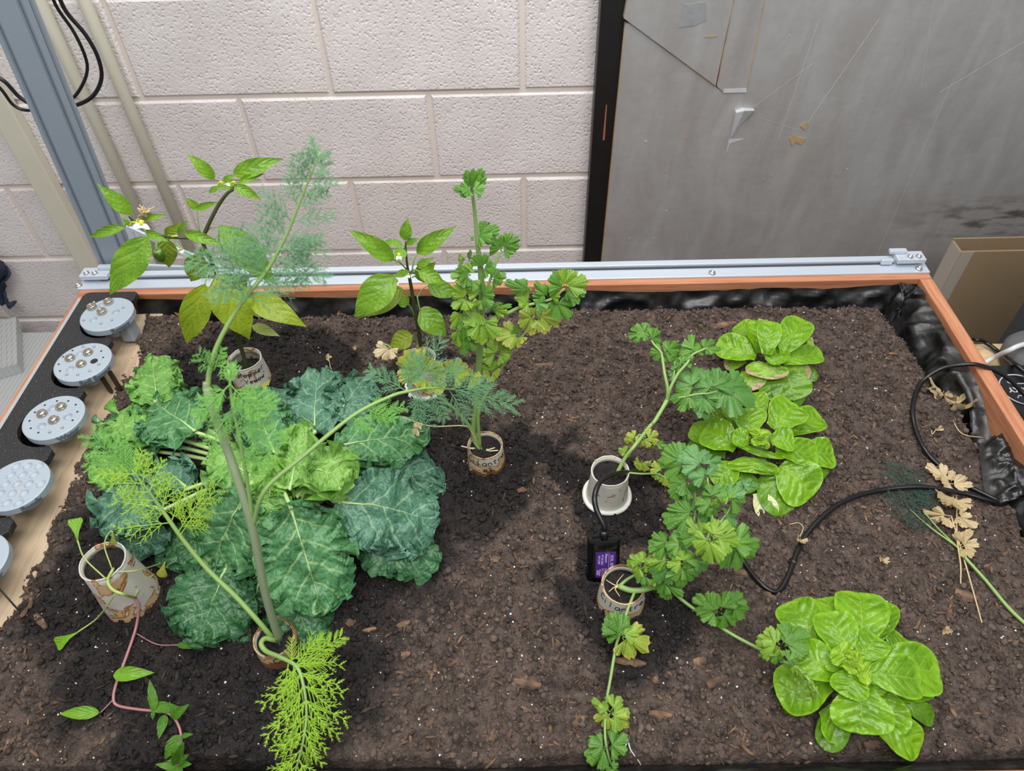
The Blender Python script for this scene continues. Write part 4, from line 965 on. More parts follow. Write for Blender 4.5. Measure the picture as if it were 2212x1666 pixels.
def kale_m(n_, a, b, v, **k): return leafmat(n_, a, b, v, 5.0, 1.5, .035, .62, .36, .5, 14, .16, .35, retv=.12, **k)
M_KB = kale_m('kale_blue', (60, 108, 84), (90, 138, 114), (160, 196, 150))
M_KD = kale_m('kale_dark', (44, 92, 56), (66, 116, 74), (126, 166, 104))
M_KM = kale_m('kale_mid', (58, 116, 70), (84, 142, 90), (178, 208, 136))
M_KL = kale_m('kale_light', (92, 150, 66), (124, 178, 84), (190, 216, 130))
M_KY = kale_m('kale_heart', (108, 164, 64), (138, 186, 84), (196, 220, 146))
M_KST = plain('kale_stalk', (176, 206, 136), .45, var=.08)
M_PEP = leafmat('pepper_leaf', (98, 144, 30), (124, 168, 42), (156, 192, 80), 5.0, 1.7, .03, .38, .34, .32, 17, .30, .4, retv=.08)
M_PEPY = leafmat('pepper_leaf_yellow', (128, 152, 24), (152, 172, 36), (190, 206, 84), 5.0, 1.7, .03, .40, .38, .3, 17, .32, .4, retv=.08)
M_PEPD = leafmat('pepper_leaf_shade', (104, 128, 22), (126, 150, 30), (150, 172, 60), 5.5, 1.5, .03, .5, .45, .4, 17, .32, .5, retv=.1)
M_PEPP = leafmat('pepper_leaf_pale', (166, 184, 84), (184, 200, 108), (200, 212, 140), 5.5, 1.5, .03, .5, .5, .3, 17, .32, .5, retv=.1)
M_PST = plain('pepper_stem', (72, 76, 44), .5, var=.3, scale=40)
M_GST = plain('green_stem', (134, 166, 92), .42, var=.08, scale=40)
M_DST = plain('dill_stem', (136, 150, 116), .45, var=.08, scale=60)
def cil(n_, a, b, v, **k): return leafmat(n_, a, b, v, N=7, vs=.16, rough=.36, bump=.25, ret=30, trans=.28, quilt=.3, fan=True, retv=.04, **k)
M_CG = cil('cilantro_green', (80, 130, 42), (104, 154, 56), (160, 200, 100))
M_CD = cil('cilantro_dark', (82, 134, 54), (104, 154, 78), (140, 184, 110))
M_CL = cil('cilantro_lime', (112, 152, 40), (140, 176, 58), (184, 212, 104))
M_CYE = cil('cilantro_yellow', (138, 162, 52), (164, 184, 70), (196, 210, 110), edge=(196, 176, 90))
M_CB = cil('cilantro_blue', (84, 136, 70), (108, 158, 92), (140, 184, 120))
M_DRY = cil('dry_leaf', (196, 172, 128), (220, 200, 160), (232, 216, 184))
M_DB = plain('dill_blue', (104, 150, 106), .5, var=.1)
M_DG = plain('dill_green', (122, 178, 86), .5, var=.1)
M_DL = plain('dill_lime', (164, 204, 70), .45, var=.12, scale=30)
M_DDRY = plain('dill_withered', (62, 92, 80), .6, var=.12)
M_STRAW = plain('straw', (198, 176, 134), .6, var=.1)

# ================================================================== LETTUCES
def lettuce(label, o0, sc, ctr, leaves):
    f = lambda x, y: (o0[0]+x/sc, o0[1]+y/sc)
    c = PS(*f(*ctr)); t = thing('lettuce', c, label, 'lettuce', 'heads of butter lettuce')
    core = PS(*f(*ctr)); MB().lathe([(.012, 0), (.014, .012), (.010, .03), (0, .034)], np.array((core[0], core[1], core[2]-.004)), 16).obj('core', M_KST, t, smooth=True)
    for i, L in enumerate(leaves):
        (bx, by, hb, tx, ty, ht, w), k = L[:7], (L[7] if len(L) > 7 else {})
        k = dict(k); mat = k.pop('m', M_LET); bow = k.pop('bow', .14)
        B = PH(*f(bx, by), hb); T = PH(*f(tx, ty), ht)
        leaf(B, T, w*1.16/sc, mat, 'lettuce', bow=bow, cup=k.pop('cup', .22), parent=t, seed=i*1.7+sc, nt=28, nv=18, wave=k.pop('wave', .05), quilt=k.pop('quilt', .05), **k)
    return t
D_ = dict(m=M_LETD); Y_ = dict(m=M_LETY, quilt=.14, wave=.14)
lettuce('large bright lettuce head at the front right, a cilantro shoot lying on it', (1220, 1130), 2.633, (1640, 830), [
    (1590, 1000, .015, 1478, 1295, .004, 170, D_), (1900, 1010, .018, 2098, 1122, .004, 100, D_), (1290, 1000, .02, 1285, 1092, .003, 74, D_),
    (1750, 1120, .02, 2025, 1285, .008, 185, {}), (1480, 1050, .02, 1600, 1218, .010, 190, {}), (1500, 900, .035, 1205, 985, .016, 270, dict(cup=.34)),
    (1760, 930, .03, 1890, 1218, .018, 190, {}), (1800, 1010, .03, 2092, 945, .016, 112, {}), (1760, 690, .03, 1848, 455, .02, 135, {}), (1860, 740, .03, 1925, 650, .022, 200, {}),
    (1450, 690, .04, 1268, 452, .028, 205, {}), (1560, 640, .035, 1480, 424, .026, 165, {}), (1690, 700, .042, 1672, 396, .036, 270, {}),
    (1720, 830, .042, 2132, 850, .034, 262, {}), (1675, 930, .046, 1690, 1203, .030, 315, dict(cup=.1)), (1575, 870, .05, 1296, 730, .046, 190, {}),
    (1590, 760, .056, 1500, 502, .056, 205, {}), (1720, 860, .056, 2028, 895, .048, 215, {}), (1680, 780, .06, 1775, 640, .062, 190, dict(quilt=.12)),
    (1640, 850, .06, 1598, 992, .052, 205, dict(quilt=.1)), (1560, 830, .058, 1480, 800, .058, 60, {}), (1740, 900, .05, 1790, 985, .046, 120, dict(quilt=.15, wave=.15)),
    (1620, 800, .064, 1530, 710, .07, 130, Y_), (1650, 840, .066, 1745, 870, .066, 110, Y_), (1640, 790, .068, 1650, 722, .074, 100, Y_), (1640, 800, .068, 1700, 790, .074, 90, Y_), (1630, 810, .068, 1610, 850, .07, 80, Y_), (1640, 820, .072, 1640, 780, .080, 50, Y_)])
lettuce('middle lettuce head, glossy full rosette with a whitish leaf lying at its foot', (1470, 840), 5.746, (980, 720), [
    (950, 1290, .012, 1120, 1615, .002, 250, dict(m=M_LETW)), (1000, 1090, .02, 1400, 1500, .008, 470, dict(m=M_LETD, cup=.1)), (750, 1010, .02, 760, 1310, .008, 340, D_), (1700, 1000, .015, 1800, 1095, .008, 160, D_),
    (560, 820, .02, 65, 740, .01, 210, D_), (700, 950, .03, 410, 1180, .018, 300, {}), (560, 690, .03, 112, 505, .026, 250, {}), (600, 450, .03, 305, 320, .028, 170, {}),
    (1000, 340, .028, 890, 50, .03, 260, {}), (760, 500, .034, 590, 222, .034, 200, {}), (1500, 800, .03, 1908, 830, .022, 330, {}), (1230, 960, .036, 1640, 1335, .018, 520, dict(cup=.08)),
    (1350, 540, .036, 1738, 340, .032, 330, {}), (1180, 770, .045, 1710, 840, .036, 300, {}), (910, 850, .045, 900, 1050, .036, 560, dict(cup=-.15)), (700, 720, .048, 280, 510, .044, 360, {}),
    (1150, 500, .054, 1420, 190, .058, 430, dict(quilt=.1)), (860, 560, .054, 830, 240, .06, 380, dict(quilt=.12)), (1000, 760, .058, 980, 845, .055, 560, dict(cup=.3)), (1120, 640, .06, 1412, 640, .06, 270, dict(quilt=.12)),
    (860, 650, .062, 640, 590, .064, 200, dict(quilt=.12)), (980, 640, .066, 990, 495, .074, 230, Y_), (990, 690, .066, 900, 600, .072, 150, Y_), (990, 700, .066, 1090, 650, .072, 160, Y_), (960, 650, .07, 900, 690, .072, 110, Y_), (990, 650, .07, 1030, 700, .074, 110, Y_), (980, 640, .074, 985, 590, .082, 90, Y_)])
lettuce('rear lettuce head with scorched brown leaf edges', (1520, 670), 7.9, (1180, 860), [
    (1500, 1450, .008, 1690, 1590, .002, 200, D_), (1780, 950, .015, 1870, 1225, .006, 170, D_), (1080, 1190, .02, 1190, 1535, .006, 380, D_), (1400, 1060, .03, 1560, 1545, .010, 600, dict(m=M_LETD, cup=.05)),
    (740, 1030, .022, 850, 1375, .012, 420, dict(m=M_LETB)), (720, 860, .024, 350, 960, .014, 210, dict(m=M_LETB)), (1400, 960, .03, 1790, 1195, .016, 300, dict(m=M_LETB)), (1000, 260, .02, 1010, 160, .02, 150, dict(m=M_LETB)), (1760, 560, .02, 1880, 560, .02, 150, dict(m=M_LETB)),
    (900, 520, .036, 580, 240, .036, 320, {}), (1340, 900, .04, 2025, 760, .034, 300, {}), (900, 780, .046, 205, 590, .042, 400, dict(quilt=.12, bow=.1)), (1080, 890, .04, 1060, 1180, .03, 640, dict(m=M_LETB)),
    (1290, 780, .05, 1700, 160, .064, 470, dict(quilt=.12)), (960, 730, .05, 800, 190, .068, 270, dict(cup=.6, quilt=.06)), (1150, 920, .05, 1240, 745, .052, 520, dict(cup=.4)), (1075, 760, .06, 1130, 190, .080, 370, dict(quilt=.16, cup=.12)),
    (1350, 760, .055, 1350, 330, .07, 200, dict(quilt=.15))])

# ================================================================== KALE
kc = PS(614, 1062); kale = thing('kale', kc, 'large curly blue-green kale plant filling the left half of the bed', 'kale')
Zk = lambda x, y: (160+x/2.487, 750+y/2.487)
KL = [ # base(z px), h, tip, h, width, material
    (1150, 1300, .045, 1290, 1610, .008, 330, M_KD, .03), (700, 1120, .02, 480, 1010, .015, 260, M_KD, .04), (920, 1400, .008, 880, 1600, .004, 160, M_KD, .03),
    (1500, 1010, .05, 1960, 1170, .010, 290, M_KD, .05), (1480, 640, .05, 2000, 720, .012, 260, M_KB, .10), (1000, 1250, .03, 960, 1420, .01, 300, M_KD, .03),
    (820, 1180, .055, 660, 1590, .020, 440, M_KD, .05), (440, 560, .05, 65, 680, .018, 240, M_KL, .06), (470, 520, .06, 110, 430, .03, 230, M_KM, .06),
    (430, 900, .05, 270, 1130, .02, 260, M_KB, .06), (480, 870, .09, 115, 850, .038, 300, M_KB, .08), (610, 760, .09, 440, 620, .06, 200, M_KB, .06), (460, 470, .07, 170, 400, .05, 200, M_KL, .06),
    (450, 300, .08, 420, 62, .055, 285, M_KL, .04), (660, 460, .10, 420, 300, .07, 330, M_KM, .08), (1100, 420, .08, 1090, 215, .06, 210, M_KB, .06),
    (1290, 470, .10, 1310, 125, .075, 300, M_KB, .06), (1400, 400, .09, 1580, 150, .07, 230, M_KB, .06), (1400, 540, .10, 1890, 470, .05, 250, M_KM, .08),
    (1410, 830, .10, 1960, 940, .034, 430, M_KB, .10), (960, 700, .12, 730, 560, .10, 270, M_KL, .06), (1090, 600, .13, 940, 240, .10, 300, M_KM, .06),
    (930, 780, .13, 720, 1200, .05, 400, M_KM, .06), (1160, 850, .13, 1340, 1430, .032, 500, M_KM, .05), (1060, 760, .13, 1020, 900, .11, 260, M_KL, .06),
    (1250, 640, .14, 1500, 720, .12, 260, M_KY, .08), (1160, 760, .13, 1235, 430, .14, 170, M_KY, .05), (1130, 760, .12, 1010, 620, .13, 180, M_KY, .06), (1130, 770, .12, 1090, 640, .135, 90, M_KY, .04), (1200, 800, .11, 1290, 700, .12, 110, M_KY, .04)]
ctop = kc+np.array((0, 0, .03))
MB().tube([kc-np.array((0, 0, .02)), kc+np.array((0, 0, .07))], [.013, .010], 12).obj('stem', M_KST, kale, smooth=True)
for i, (bx, by, hb, tx, ty, ht, w, mat, bow) in enumerate(KL):
    B = PH(*Zk(bx, by), hb); T = PH(*Zk(tx, ty), ht)
    small = w < 200; light = mat in (M_KY,)
    o, mid, nn = leaf(B, T, w*1.04/2.487, mat, 'kale', bow=bow, cup=-.16 if not light else .1, ruf=.26 if not light else .34, parent=kale, seed=i*2.3+.7, nt=110, nv=52, face=.45, jag=.11)
    st = kc+np.array((0, 0, min(.06, max(.02, hb*.5))))+.3*np.array((B[0]-kc[0], B[1]-kc[1], 0))*.2
    V, F = tube([st, (st+B)/2+np.array((0, 0, .012))]+[mm+nn*.0006 for mm in mid[:46:5]], [.0030, .0026, .0021, .0016, .0011, .0007, .0004], 7, sm=3); obj('midrib', V, F, M_KST, o)

# ================================================================== PEPPER PLANTS
def pepper_node(base_ctr, zf): return np.array((base_ctr[0], base_ctr[1], zf))
c1, zt1, rt1, zf1 = CUPS['pepper_a']; pa = thing('pepper_plant', (c1[0], c1[1], zf1), 'taller pepper plant with a small green fruit and white flowers, at the back left', 'pepper plant', 'potted pepper plants')
Zp = lambda x, y: (180+x/3.333, 300+y/3.333)
YA = c1[1]
def pa_(x, y, dy=0): return PY(*Zp(x, y), YA+dy)
root = np.array((c1[0], c1[1]-.004, zf1-.006)); rp = proj(root)
main = [root, pa_(1100, 1390, -.002), pa_(1020, 1150, -.003), pa_(930, 900, 0), pa_(870, 775, 0), pa_(868, 695, 0), pa_(960, 500, .003), pa_(1030, 400, .004), pa_(1078, 366, .004)]
stem(main, [.0036, .0034, .0032, .003, .0028, .0027, .0025, .0022, .0018], M_PST, pa)
stem([pa_(872, 750), pa_(770, 715, -.012), pa_(640, 710, -.02), pa_(540, 692, -.03), pa_(440, 650, -.04), pa_(370, 605, -.045), pa_(330, 560, -.05)], [.0024, .0012], M_PST, pa, 'branch')
PL = [(945, 290, .02, 745, 103, .02, 95, M_PEP, (1078, 366, .004), dict(cup=.3)), (1080, 262, 0, 1432, 140, .01, 135, M_PEP, (1060, 370, .004), dict(cup=.25)), (1010, 310, -.01, 1092, 256, -.01, 55, M_PEP, None, {}),
      (1120, 312, -.01, 1303, 248, .0, 58, M_PEP, (1078, 366, .004), dict(cup=.5)), (1080, 335, -.02, 1282, 438, -.02, 78, M_PEP, (1078, 366, .004), dict(cup=.5)), (972, 345, -.02, 898, 390, -.02, 46, M_PEP, None, {}), (955, 350, -.025, 1085, 355, -.02, 40, M_PEP, None, {}),
      (822, 505, .01, 735, 428, .01, 62, M_PEP, (838, 670, 0), dict(cup=.6)), (822, 505, .01, 973, 455, .01, 55, M_PEP, None, dict(cup=.6)),
      (345, 545, -.05, 100, 322, -.05, 118, M_PEP, (380, 610, -.045), dict(cup=.3)), (302, 632, -.05, 35, 710, -.06, 78, M_PEP, (330, 630, -.05), dict(cup=.5)), (415, 580, -.03, 607, 548, -.03, 52, M_PEP, (440, 645, -.04), dict(cup=.4)), (330, 620, -.05, 280, 570, -.05, 36, M_PEP, None, {}),
      (465, 705, -.06, 180, 1132, -.10, 250, M_PEP, (440, 650, -.04), dict(bow=.06, cup=.12)), (445, 672, -.05, 620, 742, -.06, 60, M_PEP, None, dict(cup=.4)), (730, 680, -.03, 1012, 770, -.04, 82, M_PEP, (800, 712, -.01), dict(cup=.5)),
      (590, 715, -.01, 618, 935, -.02, 155, M_PEPD, (640, 710, -.02), {}), (590, 700, -.015, 700, 610, -.01, 80, M_PEPD, None, {}), (685, 685, -.02, 747, 582, -.02, 46, M_PEP, None, {}),
      (975, 625, .01, 1400, 1060, -.01, 215, M_PEP, (870, 695, 0), dict(bow=.18)), (990, 655, .03, 1130, 850, .03, 150, M_PEPD, (930, 810, .01), {}),
      (855, 830, -.0, 770, 1035, -.01, 185, M_PEPD, (930, 890, 0), dict(bow=.1)), (880, 800, 0, 835, 830, -.01, 70, M_PEPD, None, {}),
      (875, 1045, -.03, 735, 1490, -.06, 225, M_PEPY, (945, 930, -.005), dict(bow=.10)), (1060, 985, .01, 1180, 1095, .01, 150, M_PEPD, (960, 960, 0), {}), (965, 975, -.03, 1200, 1455, -.065, 300, M_PEPY, (940, 920, -.003), dict(bow=.10)),
      (1195, 1140, -.03, 1605, 1350, -.06, 185, M_PEPY, (1020, 1140, 0), dict(bow=.16)), (1195, 1155, .0, 1385, 1275, -.0, 165, M_PEPP, None, dict(bow=.1)), (1215, 1345, -.0, 1415, 1420, -.01, 80, M_PEPP, (1090, 1380, 0), {})]
def pepper_leaves(L, P_, sc, root_, parent):
    for i, (bx, by, bd, tx, ty, td, w, mat, pf_, k) in enumerate(L):
        k = dict(k); B = P_(bx, by, bd); T = P_(tx, ty, td)
        leaf(B, T, w/sc, mat, 'pepper', parent=parent, seed=i*1.31, bow=k.pop('bow', .10), cup=k.pop('cup', .15), wave=.07, nt=20, nv=12, face=k.pop('face', .85), curl=.06,
             pet=None if pf_ is None else sag(P_(*pf_), B, .004), petmat=M_GST, petr=.0009, **k)
pepper_leaves(PL, pa_, 3.333, root, pa)
M_FRU = plain('green_fruit', (64, 98, 14), .18, var=.25, scale=20); M_WHITE = plain('white_petal', (232, 232, 230), .55, var=.03); M_CALY = plain('calyx_yellow', (186, 190, 60), .5)
fc = pa_(548, 838, -.045); s_ = depth(fc)/FPX/3.333
fr_ = MB(); fr_.lathe([(0, -55*s_), (16*s_, -52*s_), (30*s_, -40*s_), (39*s_, -10*s_), (40*s_, 15*s_), (34*s_, 34*s_), (18*s_, 40*s_), (0, 38*s_)], fc, 24); fo = fr_.obj('fruit', M_FRU, pa, smooth=True)
cl = MB(); cl.lathe([(30*s_, 30*s_), (26*s_, 42*s_), (10*s_, 48*s_), (0, 49*s_)], fc, 12); cl.obj('calyx', M_GST, fo, smooth=True)
stem([fc+np.array((0, 0, 46*s_)), fc+np.array((0, .004, 75*s_)), pa_(550, 700, -.03)], [.0024, .0014], M_GST, fo, 'stalk')
def flower(parent, c, d, r, open_=1., k=6):
    d = nz(d); u = nz(np.cross(d, (0.3, .2, 1))); w = np.cross(d, u); h = MB(); h.tube([c-d*r*.5, c], [r*.25, r*.3], 8); fl = h.obj('flower', M_CALY, parent, smooth=True)
    for i in range(k):
        q = 6.28*i/k; e = u*math.cos(q)+w*math.sin(q); B = c; T = c+(e*open_+d*(1.1-open_))*r
        leaf(B, T, r*.30, M_WHITE, 'pepper', parent=fl, nt=6, nv=4, meters=True, face=.8, name='petal', bow=.1)
    return fl
flower(pa, pa_(418, 622, -.06), (-.1, -.6, -.7), 14/1100., .8); stem([pa_(395, 612, -.055), pa_(355, 600, -.05), pa_(335, 625, -.05)], .0014, M_CALY, pa, 'flower_stalk')
flower(pa, pa_(705, 800, -.03), (.2, -.4, -.9), 7/1100., .35); stem([pa_(695, 785, -.03), pa_(662, 738, -.02)], [.0012, .0009], M_GST, pa, 'flower_stalk')
flower(pa, pa_(1048, 326, -.015), (0, -1, .3), 6/1100., .5, 5)
for pts in ([(970, 335), (985, 312), (1000, 322), (990, 334)], [(1070, 345), (1066, 318), (1085, 310), (1098, 326)], [(610, 725), (640, 703), (680, 700)]):
    stem([pa_(x, y, -.02) for x, y in pts], .0013, M_CALY, pa, 'flower_stalk')
dm = MB(); c_ = pa_(440, 545, -.035)
for i in range(16): dm.tube([c_+np.array((0, 0, -.006)), c_+np.array((rnd.gauss(0, .004), rnd.gauss(0, .004), 0)), c_+np.array((rnd.gauss(0, .006), rnd.gauss(0, .005), rnd.uniform(.004, .012)))], .0008, 4)
dm.obj('dried_flower', M_STRAW, pa, smooth=True); stem([pa_(400, 575, -.035), pa_(388, 585, -.04), pa_(385, 605, -.045)], .0013, M_CALY, pa, 'flower_stalk')

c2, zt2, rt2, zf2 = CUPS['pepper_b']; YB2 = c2[1]; pb = thing('pepper_plant', (c2[0], c2[1], zf2), 'shorter pepper plant with clean upright leaves, behind the middle of the bed', 'pepper plant', 'potted pepper plants')
Zq = lambda x, y: (740+x/2.314, 340+y/2.314)
def pb_(x, y, dy=0): return PY(*Zq(x, y), YB2+dy)
stem([np.array((c2[0], c2[1], zf2-.006)), pb_(385, 900, 0), pb_(368, 800, 0), pb_(345, 660, 0), pb_(332, 590, 0), pb_(322, 530, 0), pb_(316, 450, 0), pb_(316, 420, 0)], [.0033, .0031, .0029, .0026, .0022, .0016, .0012, .001], M_PST, pb)
PL2 = [(255, 515, -.02, 33, 360, -.02, 95, M_PEP, (320, 560, 0), dict(cup=.45)), (300, 440, 0, 205, 415, .01, 38, M_PEP, (316, 470, 0), {}), (312, 415, 0, 325, 303, .01, 64, M_PEP, None, dict(cup=.3)), (316, 435, 0, 386, 404, 0, 34, M_PEP, None, {}),
       (370, 480, .01, 566, 345, .02, 90, M_PEP, (348, 565, 0), dict(cup=.35)), (372, 548, -.01, 455, 503, -.01, 44, M_PEP, None, {}), (300, 455, -.01, 270, 530, -.03, 66, M_PEP, (316, 470, 0), {}), (262, 595, -.03, 340, 565, -.01, 40, M_PEP, None, {}),
       (300, 655, -.0, 60, 800, -.03, 130, M_PEPD, (345, 700, 0), {}), (262, 590, -.03, 55, 800, -.06, 165, M_PEP, (335, 580, 0), dict(bow=.15)), (330, 735, -.01, 258, 690, -.01, 66, M_PEP, (362, 800, 0), {}),
       (375, 610, .03, 462, 525, .03, 90, M_PEPD, (350, 600, 0), {}), (380, 568, -.02, 512, 628, -.03, 78, M_PEP, (335, 580, 0), dict(cup=.4)), (425, 640, .01, 590, 690, .0, 92, M_PEP, (375, 700, 0), {}),
       (385, 765, -.01, 522, 898, -.03, 125, M_PEP, (372, 690, 0), {}), (385, 760, 0, 490, 785, 0, 46, M_PEPP, None, {}), (350, 890, -.01, 232, 945, -.02, 100, M_PEPY, (385, 940, 0), dict(bow=.15)), (378, 930, 0, 392, 985, -.005, 36, M_PEPP, None, {})]
pepper_leaves(PL2, pb_, 2.314, None, pb)
flower(pb, pb_(282, 495, -.03), (0, -.8, -.5), 9/1100., .45); flower(pb, pb_(270, 622, -.03), (0, -.6, -.8), 8/1100., .3); flower(pb, pb_(330, 590, -.02), (0, -.8, -.5), 6/1100., .35)
# ================================================================== CILANTRO
def cil_leaves(L, P_, parent, seed0=0, face=.7):
    for i, (bx, by, bh, tx, ty, th_, m_, *k) in enumerate(L):
        k = k[0] if k else {}
        fan(P_(bx, by, bh), P_(tx, ty, th_), m_, parent, wf=k.get('wf', 1.0), face=k.get('face', face), cup=k.get('cup', .12), seed=seed0+i*1.9, curl=k.get('curl', .14), roll=k.get('roll', 0), deep=k.get('deep', .42), lobes=k.get('lobes', 3))
# --- by the clean white cup
ca, zta, rta, zfa = CUPS['cilantro_a']; A_ = thing('cilantro', (ca[0], ca[1], zfa), 'leaning cilantro with yellowed lower leaves, growing from the clean white cup', 'cilantro', 'potted cilantro plants')
Za = lambda x, y: (1340+x/5.95, 680+y/5.95)
hs = zfa-SOIL
def ha(x, y, h): return PH(*Za(x, y), h)
nd = ha(600, 1100, .10)
stem([np.array((ca[0]+.006, ca[1]-.004, zfa-.004)), PH(1350, 990, hs+.02), PH(1372, 962, hs+.035), PH(1403, 922, .085), ha(440, 1370, .09), ha(520, 1240, .095), nd], [.0028, .0026, .0026, .0026, .0028, .0028, .0032], M_GST, A_)
stem([nd, ha(610, 960, .115), ha(570, 760, .13), ha(540, 560, .14), ha(520, 480, .145), ha(440, 390, .15), ha(400, 330, .15)], [.0026, .0014], M_GST, A_, 'branch')
stem([nd, ha(640, 950, .115), ha(740, 760, .13), ha(860, 620, .14), ha(920, 520, .145), ha(1060, 450, .15), ha(1120, 430, .15)], [.0026, .0012], M_GST, A_, 'branch')
stem([nd, ha(660, 900, .115), ha(690, 760, .125), ha(700, 600, .135)], [.002, .001], M_GST, A_, 'branch')
stem([nd, ha(640, 1085, .10), ha(800, 1060, .11), ha(1000, 1020, .115), ha(1150, 1010, .115), ha(1300, 960, .11)], [.002, .001], M_GST, A_, 'branch')
cil_leaves([(300, 240, .152, 92, 265, .148, M_CG, dict(wf=.8)), (330, 240, .152, 200, 130, .156, M_CG, dict(wf=.8)), (390, 310, .150, 335, 115, .156, M_CG), (390, 310, .150, 515, 225, .152, M_CG), (330, 260, .152, 300, 330, .148, M_CG),
            (560, 490, .145, 385, 480, .140, M_CG), (550, 500, .145, 450, 580, .135, M_CG), (560, 490, .146, 748, 350, .150, M_CG, dict(wf=.7)), (560, 500, .145, 710, 470, .142, M_CG), (590, 520, .14, 700, 560, .136, M_CL), (600, 540, .14, 660, 610, .135, M_CG),
            (930, 500, .147, 940, 262, .155, M_CG, dict(wf=.8)), (920, 500, .147, 812, 400, .148, M_CG), (940, 500, .147, 1030, 380, .15, M_CG), (1050, 440, .15, 1200, 340, .153, M_CG, dict(wf=.7)), (1090, 440, .15, 1280, 410, .15, M_CG, dict(wf=.7)), (1090, 440, .15, 1200, 505, .147, M_CG, dict(wf=.6)),
            (790, 640, .137, 790, 452, .145, M_CG), (800, 650, .137, 885, 560, .14, M_CG), (780, 670, .135, 680, 590, .135, M_CD), (690, 750, .125, 610, 730, .125, M_CD), (690, 760, .125, 650, 840, .12, M_CD, dict(wf=.6)), (780, 660, .136, 700, 640, .13, M_CL),
            (930, 940, .118, 800, 720, .125, M_CD), (950, 900, .118, 1000, 645, .126, M_CD), (950, 950, .118, 770, 920, .115, M_CG), (900, 1000, .115, 645, 1080, .105, M_CG, dict(wf=.7)), (900, 1000, .115, 760, 1225, .10, M_CG, dict(wf=.9)), (1190, 960, .118, 990, 870, .118, M_CD), (1170, 960, .118, 1130, 720, .124, M_CD),
            (1180, 950, .118, 1330, 690, .124, M_CD), (1190, 960, .118, 1420, 800, .12, M_CD), (1290, 930, .113, 1640, 880, .112, M_CD, dict(wf=.5)), (1100, 1030, .112, 870, 1170, .10, M_CD), (1120, 1040, .112, 940, 1240, .10, M_CD), (1080, 1060, .11, 1080, 1340, .095, M_CD), (1100, 1060, .11, 1200, 1200, .1, M_CD),
            (1280, 960, .113, 1140, 1060, .11, M_CD), (1290, 960, .113, 1290, 1190, .10, M_CD, dict(wf=1.1)), (1320, 960, .113, 1520, 1190, .10, M_CD, dict(wf=1.2)), (1340, 960, .113, 1710, 1080, .10, M_CD, dict(wf=1.2)), (1200, 1010, .112, 1130, 950, .115, M_CD)], ha, A_, 1)
Zb = lambda x, y: (1340+x/4.272, 930+y/4.272)
def hb_(x, y, h): return PH(*Zb(x, y), h)
cil_leaves([(240, 90, .085, 345, 20, .088, M_CYE), (200, 80, .087, 150, 130, .08, M_CYE), (210, 70, .087, 260, 155, .08, M_CYE), (150, 60, .08, 60, 30, .078, M_CYE), (120, 70, .08, 40, 110, .07, M_CYE), (60, 190, .07, -10, 180, .065, M_CL), (60, 190, .07, 90, 240, .064, M_CL),
            (60, 180, .07, 10, 240, .06, M_CL), (320, 120, .07, 265, 140, .068, M_CG), (330, 120, .07, 430, 140, .068, M_CG, dict(wf=.6)), (180, 280, .05, 130, 300, .045, M_CYE), (190, 280, .05, 240, 370, .04, M_CYE), (200, 280, .05, 180, 370, .04, M_CYE), (260, 290, .05, 290, 320, .045, M_CD), (300, 380, .045, 270, 370, .042, M_CL), (320, 390, .045, 340, 450, .04, M_CL),
            (380, 380, .05, 300, 300, .055, M_CYE), (410, 400, .045, 470, 440, .04, M_CYE), (420, 400, .045, 410, 510, .035, M_CYE)], hb_, A_, 60)
stem([np.array((ca[0]-.004, ca[1]-.006, zfa)), PH(1345, 1022, hs+.008), PH(1385, 1024, hs+.004), PH(1420, 1024, .045), PH(1440, 1035, .04)], [.0018, .001], M_GST, A_, 'branch')
stem([PH(1372, 962, hs+.035), PH(1380, 940, .085), PH(1395, 945, .085)], .0012, M_GST, A_, 'branch')
# --- by the cup in front of the sensor
cb_, ztb, rtb, zfb = CUPS['cilantro_b']; B_ = thing('cilantro', (cb_[0], cb_[1], zfb), 'sprawling leafy cilantro from the front stained cup, trailing over the soil and a lettuce', 'cilantro', 'potted cilantro plants')
hz = zfb-SOIL
st0 = PH(1337, 1267, hz+.003)
stem([st0, PH(1365, 1276, hz+.006), PH(1400, 1272, hz+.012), PH(1440, 1255, hz+.03), PH(1480, 1225, hz+.05), PH(1520, 1180, .13), PH(1538, 1130, .145), PH(1532, 1080, .16), PH(1528, 1030, .175)], [.0036, .0036, .0034, .003, .0026, .0022, .002, .0016, .0012], M_GST, B_)
stem([st0, PH(1355, 1252, hz+.01), PH(1375, 1240, hz+.02), PH(1395, 1222, hz+.03)], [.0022, .0012], M_GST, B_, 'branch')
stem([PH(1480, 1225, hz+.05), PH(1500, 1120, .13), PH(1500, 1060, .14), PH(1488, 1030, .15)], [.002, .001], M_GST, B_, 'branch')
stem([PH(1530, 1160, .135), PH(1570, 1110, .15), PH(1582, 1085, .155)], [.0016, .001], M_GST, B_, 'branch')
for p in ([(-12, -4), (-28, -14)], [(-10, 2), (-22, 12)], [(-4, -8), (10, -26)], [(-8, 6), (2, 22)]):
    stem([st0]+[PH(1337+a, 1267+b, hz+.003) for a, b in p], [.001, .0005], M_STRAW, B_, 'root', 5)
F_ = lambda **k: k
